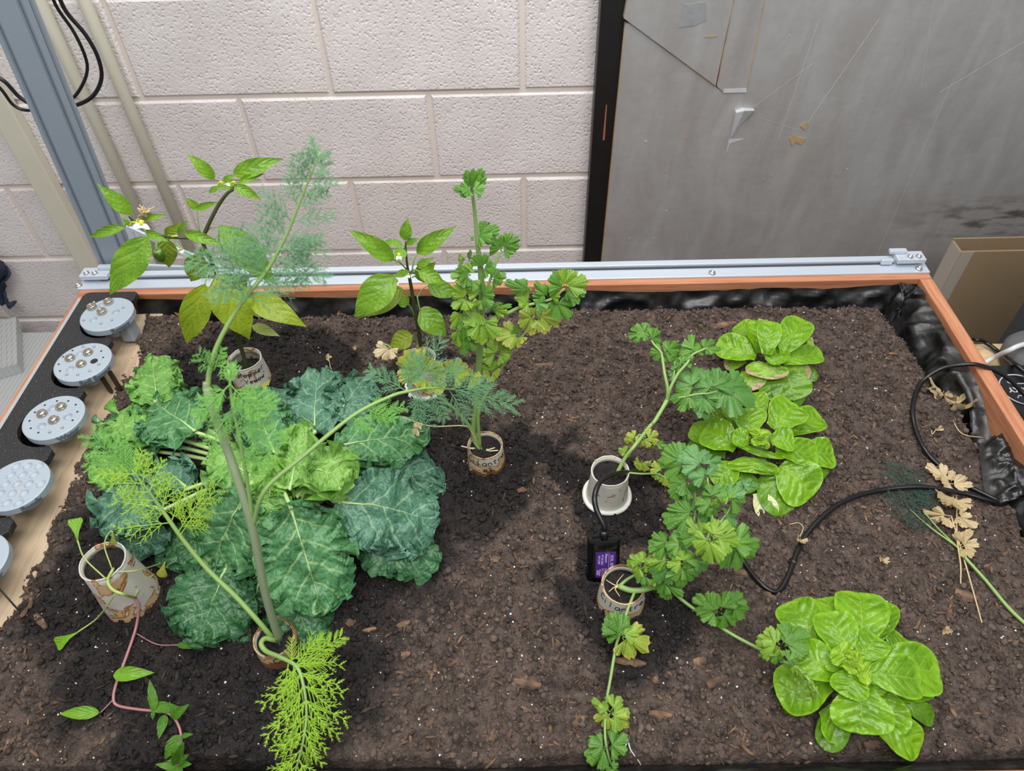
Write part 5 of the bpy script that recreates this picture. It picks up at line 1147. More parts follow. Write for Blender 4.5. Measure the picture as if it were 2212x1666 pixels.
cil_leaves([(600, 330, .165, 350, 250, .16, M_CG), (590, 330, .165, 460, 390, .15, M_CG), (570, 290, .168, 440, 150, .17, M_CG), (730, 340, .185, 570, 220, .185, M_CB), (740, 330, .185, 660, 150, .19, M_CB), (780, 300, .185, 935, 255, .185, M_CB, F_(wf=.8)), (770, 320, .185, 780, 240, .19, M_CB),
            (620, 450, .16, 430, 500, .15, M_CG), (620, 470, .16, 470, 600, .145, M_CG), (620, 470, .16, 620, 610, .145, M_CG), (790, 430, .18, 640, 400, .178, M_CB), (790, 430, .18, 700, 470, .17, M_CG), (700, 350, .18, 600, 420, .17, M_CB), (790, 420, .178, 830, 330, .182, M_CB), (690, 480, .16, 730, 590, .15, M_CG, F_(wf=.5)),
            (850, 620, .17, 800, 500, .175, M_CG), (860, 620, .17, 930, 480, .176, M_CG), (880, 620, .17, 985, 560, .172, M_CG), (850, 640, .168, 900, 700, .16, M_CL), (1000, 640, .172, 1010, 560, .175, M_CG), (1010, 640, .172, 1110, 440, .178, M_CB, F_(wf=.6)), (1110, 510, .178, 1205, 440, .18, M_CB, F_(wf=.5)), (1110, 510, .178, 1280, 492, .176, M_CB, F_(wf=.4)), (1010, 640, .172, 1175, 640, .165, M_CG, F_(wf=.8)), (1000, 650, .172, 950, 640, .17, M_CL),
            (850, 690, .165, 690, 640, .162, M_CG), (850, 690, .165, 720, 750, .155, M_CG), (860, 700, .165, 890, 770, .155, M_CG), (680, 760, .14, 600, 620, .145, M_CD, F_(wf=.6)), (680, 770, .14, 450, 720, .14, M_CG, F_(wf=.7)), (680, 770, .14, 430, 830, .13, M_CG), (660, 790, .138, 520, 880, .125, M_CG), (700, 780, .14, 830, 820, .135, M_CD), (960, 800, .15, 1080, 860, .145, M_CD), (960, 800, .15, 1060, 760, .15, M_CD), (950, 810, .15, 1080, 940, .14, M_CD), (830, 760, .15, 760, 850, .14, M_CD),
            (730, 990, .135, 560, 920, .13, M_CG), (730, 980, .135, 650, 820, .14, M_CL, F_(wf=.7)), (730, 990, .135, 600, 1010, .125, M_CG), (740, 960, .135, 780, 850, .14, M_CL), (600, 1010, .12, 490, 950, .12, M_CD),
            (840, 980, .16, 885, 812, .168, M_CL, F_(wf=.8)), (850, 980, .16, 1020, 880, .165, M_CL, F_(wf=.8)), (850, 985, .16, 1105, 1010, .155, M_CL, F_(wf=.8)), (860, 990, .16, 910, 1210, .14, M_CL, F_(wf=.7)), (870, 990, .16, 1010, 1160, .14, M_CL), (830, 1000, .16, 690, 1070, .15, M_CL), (830, 1000, .16, 780, 1240, .138, M_CL, F_(wf=.8)), (1010, 1060, .14, 1275, 1110, .125, M_CG), (1010, 1060, .14, 1180, 970, .14, M_CG), (1000, 1070, .14, 1130, 1190, .12, M_CG, F_(wf=1.2)), (1000, 1080, .14, 1010, 1190, .12, M_CG),
            (440, 1050, .11, 300, 945, .115, M_CG, F_(wf=.7)), (440, 1060, .11, 255, 1060, .105, M_CG), (430, 1070, .11, 380, 1110, .10, M_CG), (580, 1040, .12, 410, 1060, .115, M_CG), (580, 1050, .12, 440, 1150, .108, M_CG), (600, 1060, .12, 560, 1170, .108, M_CD), (650, 1050, .12, 720, 1010, .12, M_CD),
            (190, 1240, .085, 105, 1140, .09, M_CL), (190, 1240, .085, 65, 1230, .08, M_CL), (190, 1250, .085, 110, 1320, .07, M_CL), (190, 1230, .085, 210, 1130, .09, M_CL), (220, 1240, .085, 300, 1160, .088, M_CL), (220, 1250, .085, 280, 1260, .08, M_CL), (220, 1260, .085, 235, 1320, .072, M_CL), (240, 1330, .08, 140, 1380, .07, M_CG), (240, 1330, .08, 190, 1430, .065, M_CG),
            (450, 1190, .10, 265, 1220, .095, M_CL, F_(wf=.7)), (440, 1160, .10, 330, 1150, .10, M_CG), (450, 1270, .095, 275, 1290, .085, M_CD), (450, 1280, .095, 320, 1370, .08, M_CD), (460, 1280, .095, 420, 1350, .08, M_CD),
            (580, 1230, .115, 415, 1230, .11, M_CL, F_(wf=.8)), (590, 1220, .115, 560, 1110, .12, M_CL), (600, 1220, .115, 680, 1120, .118, M_CG), (590, 1260, .11, 470, 1350, .10, M_CG), (590, 1260, .11, 560, 1460, .085, M_CG), (600, 1260, .11, 640, 1400, .09, M_CD, F_(wf=.8)), (690, 1190, .115, 600, 1270, .105, M_CG), (700, 1190, .115, 720, 1320, .10, M_CD), (710, 1180, .115, 810, 1270, .105, M_CD),
            (340, 1390, .075, 270, 1390, .07, M_CL), (340, 1390, .075, 320, 1475, .06, M_CL), (430, 1390, .08, 340, 1480, .065, M_CG), (430, 1390, .08, 400, 1560, .055, M_CG), (440, 1390, .08, 545, 1510, .06, M_CG), (440, 1380, .08, 500, 1420, .07, M_CD)], hb_, B_, 120)
# trailing branches
def s(u, v, h): return PS(u, v, h)
stem([PH(1440, 1255, hz+.03), s(1466, 1290, .035), s(1520, 1330, .028), s(1580, 1370, .024), s(1640, 1402, .03), s(1690, 1428, .045), PH(1730, 1450, .068), PH(1762, 1490, .062), PH(1772, 1510, .05)], [.0022, .0022, .002, .002, .002, .002, .0018, .0012, .0008], M_GST, B_, 'branch')
Ze = lambda x, y: (1240+x/3.912, 1240+y/3.912)
def he(x, y, h): return PH(*Ze(x, y), h)
cil_leaves([(1210, 330, .045, 1025, 210, .05, M_CG), (1210, 320, .045, 1160, 170, .052, M_CG), (1200, 330, .045, 1070, 370, .04, M_CG), (1210, 350, .045, 1210, 440, .034, M_CG), (1240, 310, .047, 1290, 150, .055, M_CG), (1340, 270, .05, 1390, 140, .055, M_CG), (1330, 280, .05, 1465, 260, .045, M_CG), (1340, 290, .05, 1440, 325, .043, M_CG), (1240, 330, .045, 1380, 410, .036, M_CG),
            (1740, 600, .06, 1640, 460, .064, M_CL), (1730, 620, .06, 1545, 550, .058, M_CL), (1740, 620, .06, 1690, 700, .052, M_CL), (1780, 600, .066, 1960, 480, .07, M_CG), (1780, 610, .066, 1940, 580, .066, M_CG), (1760, 590, .064, 1830, 510, .07, M_CG), (1730, 680, .06, 1690, 760, .05, M_CG), (1650, 660, .05, 1560, 690, .045, M_CL, dict(wf=.6)),
            (1800, 740, .072, 1890, 680, .076, M_CG), (1840, 770, .074, 1900, 860, .070, M_CL, dict(wf=.6)), (1900, 830, .072, 1990, 900, .068, M_CL, dict(wf=.6)), (1960, 900, .07, 2020, 1000, .06, M_CL, dict(wf=.6)), (1990, 960, .066, 2034, 1060, .05, M_CL, dict(wf=.6)), (1840, 740, .074, 1900, 780, .07, M_CG, dict(wf=.6))], he, B_, 300)
stem([PH(1372, 1276, hz+.006), s(1355, 1320, .04), s(1340, 1365, .035), s(1330, 1400, .022), s(1318, 1470, .016), s(1311, 1510, .018), s(1307, 1560, .018), s(1308, 1600, .015), s(1316, 1640, .015), s(1328, 1668, .012), s(1336, 1690, .01)], [.0018, .0018, .0018, .0016, .0014, .0012, .001], M_GST, B_, 'branch')
cil_leaves([(370, 540, .04, 300, 370, .045, M_CG), (380, 530, .04, 440, 360, .05, M_CG), (370, 550, .04, 290, 480, .035, M_CG), (400, 520, .04, 540, 480, .042, M_CL), (410, 530, .04, 630, 600, .03, M_CYE), (410, 540, .04, 470, 680, .022, M_CYE), (370, 520, .042, 340, 330, .05, M_CG),
            (310, 1170, .03, 165, 1050, .03, M_CL, dict(wf=.6)), (310, 1160, .03, 400, 1040, .034, M_CL), (310, 1180, .03, 180, 1240, .022, M_CYE), (320, 1180, .03, 420, 1320, .02, M_CYE), (320, 1170, .03, 455, 1190, .03, M_CL), (320, 1180, .03, 460, 1260, .022, M_CL), (300, 1190, .03, 260, 1300, .02, M_CYE),
            (280, 1470, .02, 120, 1430, .022, M_CG), (280, 1470, .02, 110, 1560, .012, M_CG), (300, 1470, .02, 440, 1370, .028, M_CG), (300, 1480, .02, 400, 1500, .016, M_CG), (310, 1620, .014, 370, 1610, .016, M_CG), (310, 1630, .014, 280, 1680, .01, M_CG), (320, 1640, .014, 380, 1690, .01, M_CG)], he, B_, 400)
rt_ = MB(); rt_.tube([s(1345, 1605, .002), s(1356, 1600, .003), s(1362, 1620, .002), s(1380, 1645, .001), s(1388, 1662, .001)], [.0009, .0004], 5, sm=4); rt_.tube([s(1340, 1622, .002), s(1352, 1610, .003), s(1358, 1600, .003)], .0007, 5)
tag(rt_.obj('loose_root', M_WHITE, None, smooth=True), 'thin white root lying on the soil at the front edge of the bed', 'root')
# --- tall one in the Cilantro #3 cup
cc_, ztc, rtc, zfc = CUPS['cilantro_c']; C_ = thing('cilantro', (cc_[0], cc_[1], zfc), 'tall upright cilantro bolting from the Cilantro #3 cup', 'cilantro', 'potted cilantro plants')
rc = np.array((cc_[0]-.008, cc_[1]+.002, zfc-.002)); YC = rc[1]
def pc_(x, y, dy=0): return PY(*Zq(x, y), YC+.02+dy)
stem([rc, pc_(655, 1390, -.012), pc_(668, 1250, -.006), pc_(680, 1060, 0), pc_(690, 900, 0), pc_(697, 720, .005), pc_(690, 560, .01), pc_(675, 440, .012), pc_(662, 290, .014), pc_(650, 190, .016), pc_(645, 150, .016)], [.0042, .0042, .0042, .0042, .0044, .004, .0034, .0026, .002, .0018, .0014], M_GST, C_)
stem([rc, pc_(680, 1265, -.01), pc_(740, 1150, .0), pc_(790, 1060, .01), pc_(835, 990, .015), pc_(870, 920, .02), pc_(910, 880, .02), pc_(960, 790, .025)], [.0026, .0012], M_GST, C_, 'branch')
stem([rc, pc_(640, 1350, -.012), pc_(560, 1260, -.015), pc_(500, 1210, -.02), pc_(440, 1140, -.02), pc_(300, 1030, -.02), pc_(240, 950, -.02), pc_(200, 930, -.02)], [.0024, .0018, .0012, .0008], M_GST, C_, 'branch')
stem([pc_(735, 810, 0), pc_(820, 780, .0), pc_(900, 745, .01), pc_(1040, 710, .015), pc_(1110, 655, .02)], [.0026, .0014], M_GST, C_, 'branch')
stem([pc_(700, 720, 0), pc_(735, 620, .01), pc_(770, 520, .02), pc_(790, 470, .025)], [.002, .001], M_GST, C_, 'branch')
stem([pc_(693, 680, 0), pc_(640, 620, -.01), pc_(600, 560, -.01), pc_(590, 500, -.01)], [.0018, .0009], M_GST, C_, 'branch')
stem([pc_(690, 900, 0), pc_(640, 800, -.02), pc_(600, 760, -.02), pc_(580, 700, -.02)], [.0018, .0009], M_GST, C_, 'branch')
stem([rc, pc_(640, 1365, -.015), pc_(600, 1342, -.02), pc_(450, 1345, -.025), pc_(350, 1318, -.02), pc_(300, 1300, -.02)], [.0011, .0007], M_STRAW, C_, 'branch')
ts = MB(); 
for dx, dy in ((-24, -2), (-14, -8), (20, -14), (24, -22)): ts.tube([rc, rc+np.array((dx*.0006, dy*.0003, .002)), rc+np.array((dx*.0011, dy*.0006, .008+.004*(dx > 0)))], [.0016, .0008], 6)
ts.obj('stem_scar', plain('pale_stub', (216, 206, 176), .5), C_, smooth=True)
cil_leaves([(640, 160, .016, 705, 58, .016, M_CG, dict(wf=.5)), (640, 160, .01, 655, 60, .01, M_CG, dict(wf=.6)), (640, 165, .0, 558, 150, 0, M_CG, dict(wf=.7)), (650, 170, .0, 705, 145, 0, M_CG), (630, 160, .0, 620, 190, -.01, M_CG), (640, 150, .01, 620, 110, .01, M_CG),
            (672, 395, .02, 768, 365, .02, M_CG, dict(wf=.8)), (672, 390, .02, 740, 395, .01, M_CG), (655, 410, 0, 640, 400, 0, M_CG),
            (795, 470, .03, 755, 405, .03, M_CG), (795, 460, .03, 800, 395, .035, M_CG, dict(wf=.7)), (810, 440, .03, 890, 405, .035, M_CG, dict(wf=.8)), (800, 470, .03, 855, 462, .03, M_CG),
            (700, 550, .0, 665, 500, 0, M_CG), (705, 540, 0, 720, 485, .005, M_CG), (710, 545, 0, 765, 535, 0, M_CG), (705, 555, 0, 740, 570, -.01, M_CG), (745, 600, .01, 815, 585, .01, M_CG), (745, 610, .01, 790, 625, .0, M_CG), (740, 590, .01, 770, 560, .02, M_CG),
            (640, 590, -.01, 585, 545, -.01, M_CG), (640, 590, -.01, 540, 592, -.015, M_CL, dict(wf=.6)), (630, 600, -.01, 600, 640, -.02, M_CG), (645, 610, -.01, 660, 660, -.02, M_CG), (600, 530, -.01, 585, 490, -.01, M_CL, dict(wf=.5)), (632, 520, 0, 632, 465, 0, M_CG, dict(wf=.35)), (625, 560, -.01, 650, 540, 0, M_CL),
            (620, 700, -.02, 565, 640, -.02, M_CL, dict(wf=.6)), (610, 690, -.02, 545, 690, -.02, M_CL, dict(wf=.7)), (620, 700, -.02, 550, 750, -.03, M_CL), (620, 710, -.02, 610, 760, -.03, M_CL), (690, 690, -.01, 630, 650, -.01, M_CL), (700, 690, -.01, 745, 650, -.01, M_CG), (700, 700, -.01, 740, 740, -.02, M_CG), (700, 710, -.01, 690, 760, -.02, M_CL), (640, 720, -.02, 670, 740, -.02, M_CL),
            (690, 780, -.01, 610, 790, -.02, M_CL), (680, 770, -.01, 640, 830, -.03, M_CL), (700, 810, -.02, 640, 900, -.04, M_CL, dict(wf=.9)), (705, 810, -.02, 690, 930, -.04, M_CL), (710, 810, -.02, 750, 880, -.03, M_CL), (740, 760, .0, 835, 738, 0, M_CG, dict(wf=.5)), (745, 765, .0, 820, 775, -.01, M_CL, dict(wf=.5)), (720, 770, 0, 760, 720, .01, M_CG),
            (590, 770, -.02, 550, 860, -.03, M_CL, dict(wf=.5)), (595, 780, -.02, 600, 900, -.035, M_CG, dict(wf=.5)), (610, 800, -.02, 640, 900, -.035, M_CG, dict(wf=.6)), (600, 880, -.03, 610, 990, -.04, M_CG, dict(wf=.6)), (620, 900, -.03, 660, 970, -.04, M_CG, dict(wf=.7)), (570, 860, -.03, 585, 950, -.04, M_CL, dict(wf=.5)),
            (1105, 655, .02, 1050, 590, .02, M_CG), (1110, 650, .02, 1090, 570, .025, M_CL), (1115, 650, .02, 1150, 560, .03, M_CL), (1120, 650, .02, 1212, 610, .02, M_CL), (1115, 660, .02, 1212, 680, .01, M_CG), (1115, 665, .02, 1150, 705, .01, M_CG), (1040, 715, .015, 1060, 760, .01, M_CG), (1060, 720, .015, 1148, 800, .005, M_CG, dict(wf=.7)),
            (940, 720, .01, 870, 700, .01, M_CL), (935, 725, .01, 880, 730, 0, M_CL), (960, 725, .01, 1020, 755, .0, M_CG), (1010, 710, .015, 950, 685, .015, M_CG, dict(wf=.7)), (1030, 700, .015, 968, 630, .02, M_CG, dict(wf=.6)), (935, 665, .01, 820, 625, .01, M_CG, dict(wf=.5)), (930, 660, .01, 945, 650, .01, M_CG), (1040, 700, .015, 1080, 690, .01, M_CL),
            (890, 890, .02, 768, 870, .02, M_CYE), (885, 895, .02, 840, 940, .01, M_CYE), (895, 890, .02, 895, 930, .01, M_CYE), (955, 795, .025, 885, 840, .02, M_CYE), (960, 800, .025, 930, 885, .015, M_CYE), (970, 790, .025, 1088, 820, .02, M_CYE), (975, 795, .025, 1020, 870, .015, M_CYE), (960, 790, .025, 935, 755, .03, M_CYE), (965, 785, .025, 1000, 770, .03, M_CYE), (880, 880, .02, 870, 845, .02, M_CG),
            (775, 990, .01, 695, 970, .01, M_CL), (770, 980, .01, 740, 925, .015, M_CL), (780, 985, .01, 830, 950, .01, M_CL), (780, 990, .01, 830, 1000, 0, M_CL), (745, 1075, .0, 735, 1010, .005, M_CL), (745, 1080, 0, 775, 1090, -.01, M_CYE), (740, 1080, 0, 705, 1090, -.01, M_CYE),
            (400, 1090, -.02, 310, 1000, -.02, M_CYE), (400, 1090, -.02, 320, 1080, -.025, M_CYE), (400, 1080, -.02, 390, 1000, -.02, M_CYE), (420, 1110, -.02, 360, 1120, -.03, M_CYE), (430, 1110, -.02, 440, 1185, -.035, M_CYE), (430, 1090, -.02, 500, 1040, -.02, M_CYE), (450, 1100, -.02, 510, 1090, -.025, M_CYE), (540, 1090, -.02, 520, 1030, -.02, M_CYE), (545, 1090, -.02, 600, 1030, -.02, M_CYE), (550, 1095, -.02, 610, 1100, -.03, M_CYE), (620, 1090, -.02, 640, 1060, -.02, M_CYE), (630, 1100, -.02, 690, 1120, -.03, M_CYE), (470, 1120, -.02, 480, 1180, -.035, M_CYE), (380, 1060, -.02, 350, 1000, -.015, M_CYE)], pc_, C_, 500, .85)
cil_leaves([(235, 950, -.02, 170, 990, -.03, M_DRY), (230, 950, -.02, 210, 1010, -.03, M_DRY), (235, 950, -.02, 250, 1000, -.03, M_DRY), (295, 1060, -.02, 285, 1120, -.03, M_DRY, dict(wf=.6))], pc_, C_, 700, .85)
cil_leaves([(380, 1350, -.015, 345, 1375, -.015, M_DRY), (370, 1350, -.015, 395, 1330, -.012, M_DRY)], pc_, C_, 720, .5)

# ================================================================== DILL
cd_, ztd, rtd, zfd = CUPS['dill']; DL = thing('dill', (cd_[0], cd_[1], zfd), 'tall feathery dill with thick bare stem, rising from the low stained cup at front left', 'dill')
rd_ = np.array((cd_[0]+.004, cd_[1], zfd-.003)); YD = rd_[1]
def pd(u, v, dy): return PY(u, v, YD+dy)
n1_ = pd(545, 1140, .035)
stem([rd_, pd(575, 1290, .012), n1_, pd(515, 1040, .055), pd(485, 955, .075), pd(458, 880, .09), pd(447, 838, .10)], [.0046, .0044, .0046, .0044, .0042, .004, .0042], M_DST, DL, 'main_stem', 12)
stem([pd(447, 838, .10), pd(445, 826, .102)], [.0040, .0030], M_DST, DL, 'cut_stub', 12)
stem([n1_, pd(540, 1080, .045), pd(520, 960, .06), pd(503, 880, .075), pd(494, 800, .085)], [.0024, .0012], M_GST, DL, 'branch')
up = [pd(449, 836, .10), pd(453, 800, .108), pd(470, 745, .12), pd(505, 680, .135), pd(545, 625, .15), pd(582, 576, .16), pd(620, 505, .17), pd(652, 425, .18), pd(675, 370, .185), pd(692, 330, .19)]
stem(up, [.0024, .0024, .0022, .002, .002, .0018, .0014, .0011, .0009, .0007], M_GST, DL, 'branch')
def along(P, f): P = np.asarray(P); k = f*(len(P)-1); i = min(len(P)-2, int(k)); return P[i]+(P[i+1]-P[i])*(k-i)
def feather(P, f0, f1, n, Lpx0, Lpx1, mat, lev=2, k=6, ang=.75, parent=None, sp=.8, name='frond', r=.0005):
    S = spline(P, 8)
    for i in range(n):
        f = f0+(f1-f0)*i/max(1, n-1); p = along(S, f); a = nz(along(S, min(1, f+.02))-along(S, max(0, f-.02))); M_ = p
        _, nn, ss = frame(p-a*.02, p+a*.02, .8); Lm = (Lpx0+(Lpx1-Lpx0)*i/max(1, n-1))*depth(p)/FPX
        prs = []
        for sg in (-1, 1):
            aa = ang*rnd.uniform(.8, 1.3); d = a*math.cos(aa)+ss*sg*math.sin(aa)+nn*rnd.gauss(0, .25); prs.append((p, p+d*Lm*rnd.uniform(.75, 1.2), lev, k, sp))
        frond(prs, mat, parent, name, r)
feather(up, .40, .96, 14, 125, 36, M_DB, 2, 5, .80, DL, .7, r=.0007)
frond([(pd(565, 590, .155), pd(415, 560, .14), 2, 8, .8), (pd(560, 600, .155), pd(460, 640, .13), 2, 7, .8), (pd(575, 590, .155), pd(530, 520, .17), 2, 6, .8)], M_DB, DL, r=.0007)
frond([(pd(600, 560, .16), pd(700, 600, .15), 2, 7, .8), (pd(600, 540, .16), pd(690, 520, .17), 2, 7, .8)], M_DB, DL, r=.0007)
frond([(pd(462, 800, .11), pd(430, 765, .10), 2, 6, .9), (pd(470, 790, .11), pd(515, 800, .10), 2, 6, .9), (pd(462, 800, .11), pd(480, 755, .12), 2, 6, .9)], M_DG, DL, r=.0007)
br = [pd(494, 800, .085), pd(503, 880, .075), pd(520, 960, .06)]
frond([(pd(497, 830, .08), pd(430, 900, .06), 2, 8, .8), (pd(497, 830, .08), pd(560, 900, .06), 2, 8, .8), (pd(497, 830, .08), pd(500, 790, .09), 2, 7, .8), (pd(505, 880, .075), pd(600, 960, .05), 2, 8, .8), (pd(505, 880, .075), pd(450, 960, .05), 2, 7, .8), (pd(500, 860, .08), pd(590, 870, .07), 2, 7, .8), (pd(520, 960, .06), pd(580, 1010, .045), 2, 7, .8)], M_DG, DL, r=.0007)
rb = [n1_, pd(572, 1060, .045), pd(650, 990, .075), pd(760, 900, .12), pd(840, 858, .14), pd(880, 846, .15), pd(930, 838, .16), pd(985, 842, .17)]
stem(rb, [.0024, .0022, .0022, .002, .0018, .0016, .001, .0008], M_GST, DL, 'branch')
frond([(pd(700, 950, .10), pd(660, 1010, .08), 1, 5, .8), (pd(790, 885, .13), pd(850, 905, .12), 2, 7, .9), (pd(780, 890, .13), pd(865, 880, .14), 2, 7, .9), (pd(760, 900, .12), pd(800, 930, .11), 2, 6, .8)], M_DG, DL, r=.0007)
frond([(pd(880, 846, .15), pd(800, 800, .16), 2, 7, .7), (pd(880, 846, .15), pd(900, 770, .18), 2, 7, .7), (pd(880, 846, .15), pd(950, 740, .19), 2, 6, .6), (pd(920, 840, .16), pd(990, 790, .18), 2, 7, .7), (pd(930, 840, .16), pd(960, 900, .15), 2, 7, .7)], M_DB, DL, r=.0007)
frond([(pd(985, 842, .17), pd(1105, 875, .17), 2, 8, .7), (pd(960, 842, .17), pd(1050, 830, .18), 2, 7, .7), (pd(970, 842, .17), pd(1010, 905, .16), 2, 7, .7), (pd(900, 846, .15), pd(905, 905, .14), 2, 7, .8), (pd(890, 850, .15), pd(930, 920, .14), 2, 6, .8)], M_DB, DL, r=.0007)
lb = [rd_+np.array((-.006, 0, .006)), pd(560, 1345, .01), pd(510, 1290, .03), pd(450, 1232, .05), pd(400, 1172, .07), pd(352, 1105, .09), pd(320, 1060, .10), pd(285, 1015, .11)]
stem(lb, [.0032, .003, .003, .0028, .0026, .0022, .0014, .0008], M_GST, DL, 'branch')
feather(lb, .66, .97, 6, 85, 60, M_DL, 2, 5, .8, DL, .8, r=.0007)
frond([(pd(385, 1150, .075), pd(440, 1075, .09), 2, 7, .8), (pd(390, 1155, .075), pd(465, 1060, .10), 2, 7, .8), (pd(360, 1110, .09), pd(300, 1110, .09), 1, 6, .8)], M_DL, DL, r=.0007)
frond([(pd(300, 1030, .11), pd(200, 945, .13), 2, 8, .8), (pd(300, 1030, .11), pd(250, 960, .14), 2, 8, .8), (pd(300, 1030, .11), pd(190, 1000, .12), 2, 7, .8)], M_DG, DL, r=.0007)
fbr = [rd_, PH(588, 1382, zfd-SOIL+.012), PH(572, 1380, zfd-SOIL+.018), PH(564, 1392, zfd-SOIL+.02), PH(576, 1408, zfd-SOIL+.02), PH(605, 1420, .055), PH(640, 1440, .06), PH(655, 1480, .055), PS(662, 1540, .04), PS(655, 1600, .03), PS(640, 1660, .022), PS(634, 1690, .02)]
stem(fbr, [.0030, .003, .003, .003, .0028, .0024, .002, .0016, .0014, .0012, .0008], M_GST, DL, 'branch')
feather(fbr, .50, .97, 11, 92, 58, M_DL, 2, 4, .95, DL, .6, r=.0009)
feather(fbr, .53, .95, 9, 70, 50, M_DL, 1, 6, .6, DL, .55, r=.0009)
frond([(PH(640, 1440, .06), PH(735, 1378, .075), 2, 7, .7), (PH(635, 1440, .06), PH(690, 1380, .08), 1, 8, .7), (PH(640, 1440, .06), PH(720, 1430, .06), 1, 8, .7), (PH(630, 1435, .06), PH(630, 1380, .07), 1, 7, .7)], M_DL, DL, r=.0008)

# ================================================================== VINE SEEDLING
cs_, zts, rts, zfs = CUPS['seedling']; VN = thing('vine_seedling', (cs_[0], cs_[1], zfs), 'spindly pink-stemmed vine seedling hanging out of the left stained cup', 'seedling')
M_PINK = plain('pink_stem', (168, 118, 116), .4, var=.1); M_LIME = plain('lime_stem', (168, 186, 104), .4, var=.08)
M_VL = leafmat('vine_leaf', (104, 158, 30), (128, 182, 42), (166, 206, 80), 4, 2.2, .04, .5, .3, .3, 14, .3, .5, retv=.1); M_VY = leafmat('vine_leaf_yellow', (164, 170, 60), (186, 188, 76), (204, 204, 110), 4, 2.2, .04, .4, .4, .3, 14, .3, .5)
M_VD = leafmat('vine_leaf_dark', (72, 122, 34), (94, 146, 46), (130, 176, 76), 4, 2.2, .05, .5, .3, .4, 14, .25, .6, retv=.1)
Zv = lambda x, y: (x/2.836, 1080+y/2.836)
hv = zts-SOIL
def V_(x, y, h): return PS(*Zv(x, y), h)
stem([np.array((cs_[0]+.010, cs_[1]-.004, zfs)), PH(*Zv(690, 430), hv+.004), PH(*Zv(660, 495), hv-.002), PH(*Zv(690, 550), hv-.004), PH(*Zv(760, 580), hv-.010), PH(*Zv(830, 600), .044)], [.0016, .0017, .0018, .0018, .0018, .0018], M_LIME, VN)
stem([PH(*Zv(825, 599), .045), PH(*Zv(850, 650), .034), PH(*Zv(842, 740), .016), V_(820, 830, .005), V_(760, 1000, .006), V_(715, 1120, .008), V_(695, 1210, .006), V_(720, 1260, .005), V_(850, 1285, .006), V_(1000, 1300, .007), V_(1060, 1330, .010), V_(1100, 1400, .008), V_(1112, 1500, .008), V_(1095, 1590, .008), V_(1080, 1640, .01)], [.0018, .0017, .0015, .0012], M_PINK, VN)
for pts, r in (([PH(*Zv(655, 490), hv), PH(*Zv(520, 360), hv+.02), PH(*Zv(475, 250), hv+.035)], .0009), ([PH(*Zv(685, 420), hv+.004), PH(*Zv(640, 280), hv+.02), PH(*Zv(670, 200), hv+.03), PH(*Zv(695, 196), hv+.03)], .0008), ([PH(*Zv(690, 445), hv), PH(*Zv(850, 430), hv-.004), PH(*Zv(1000, 385), .035)], .0008),
               ([PH(*Zv(822, 594), .045), V_(880, 510, .034), V_(945, 455, .02)], .0008), ([PH(*Zv(715, 566), hv-.006), PH(*Zv(600, 720), .022), V_(470, 815, .012)], .0009)): stem(pts, r, M_LIME, VN, 'petiole', 6)
for pts in ([V_(828, 815, .005), V_(960, 885, .005), V_(1090, 890, .006)], [V_(693, 1225, .006), V_(610, 1310, .008)]): stem(pts, .0007, M_PINK, VN, 'petiole', 6)
def vl(bx, by, hb, tx, ty, ht, w, m_=None, kind='vine', **k):
    leaf(PS(*Zv(bx, by), hb), PS(*Zv(tx, ty), ht), w/2.836, m_ or M_VL, kind, parent=VN, nt=14, nv=8, seed=bx*.01, face=k.pop('face', .7), bow=k.pop('bow', .10), **k)
leaf(PH(*Zv(475, 250), hv+.035), PH(*Zv(460, 115), hv+.045), 95/2.836, M_VL, 'spoon', parent=VN, face=.8, cup=.2)
leaf(PH(*Zv(690, 198), hv+.03), PH(*Zv(695, 275), hv+.01), 52/2.836, M_VY, 'spoon', parent=VN, face=.8); leaf(PH(*Zv(1010, 380), .035), PH(*Zv(985, 475), .02), 70/2.836, M_VY, 'spoon', parent=VN, face=.7, cup=-.4)
vl(470, 815, .012, 345, 890, .008, 84, M_VL, 'spoon'); vl(1085, 888, .006, 1225, 905, .006, 44, M_VD)
vl(695, 1075, .012, 945, 1060, .012, 92, M_VL, cup=.3); vl(608, 1305, .010, 365, 1312, .008, 84, M_VL, cup=.3)
for a in ((950, 1285, .01, 915, 1100, .03, 62), (920, 1268, .01, 1135, 1285, .012, 74), (1060, 1335, .012, 1162, 1252, .03, 60), (1075, 1345, .012, 1036, 1232, .035, 42), (1010, 1318, .01, 972, 1468, .006, 62), (940, 1290, .008, 935, 1350, .004, 26), (1100, 1440, .012, 1010, 1590, .008, 80), (1110, 1450, .01, 1185, 1435, .012, 34),
          (1095, 1590, .012, 1130, 1480, .03, 60), (1090, 1600, .012, 1000, 1640, .012, 60), (1085, 1620, .012, 1050, 1540, .03, 50), (1090, 1610, .012, 1160, 1560, .02, 60), (1090, 1620, .012, 1175, 1620, .014, 56), (1080, 1640, .012, 950, 1620, .02, 50), (1080, 1640, .012, 1010, 1690, .01, 60), (1080, 1640, .012, 1110, 1700, .01, 70)): vl(*a, M_VD, cup=.25)

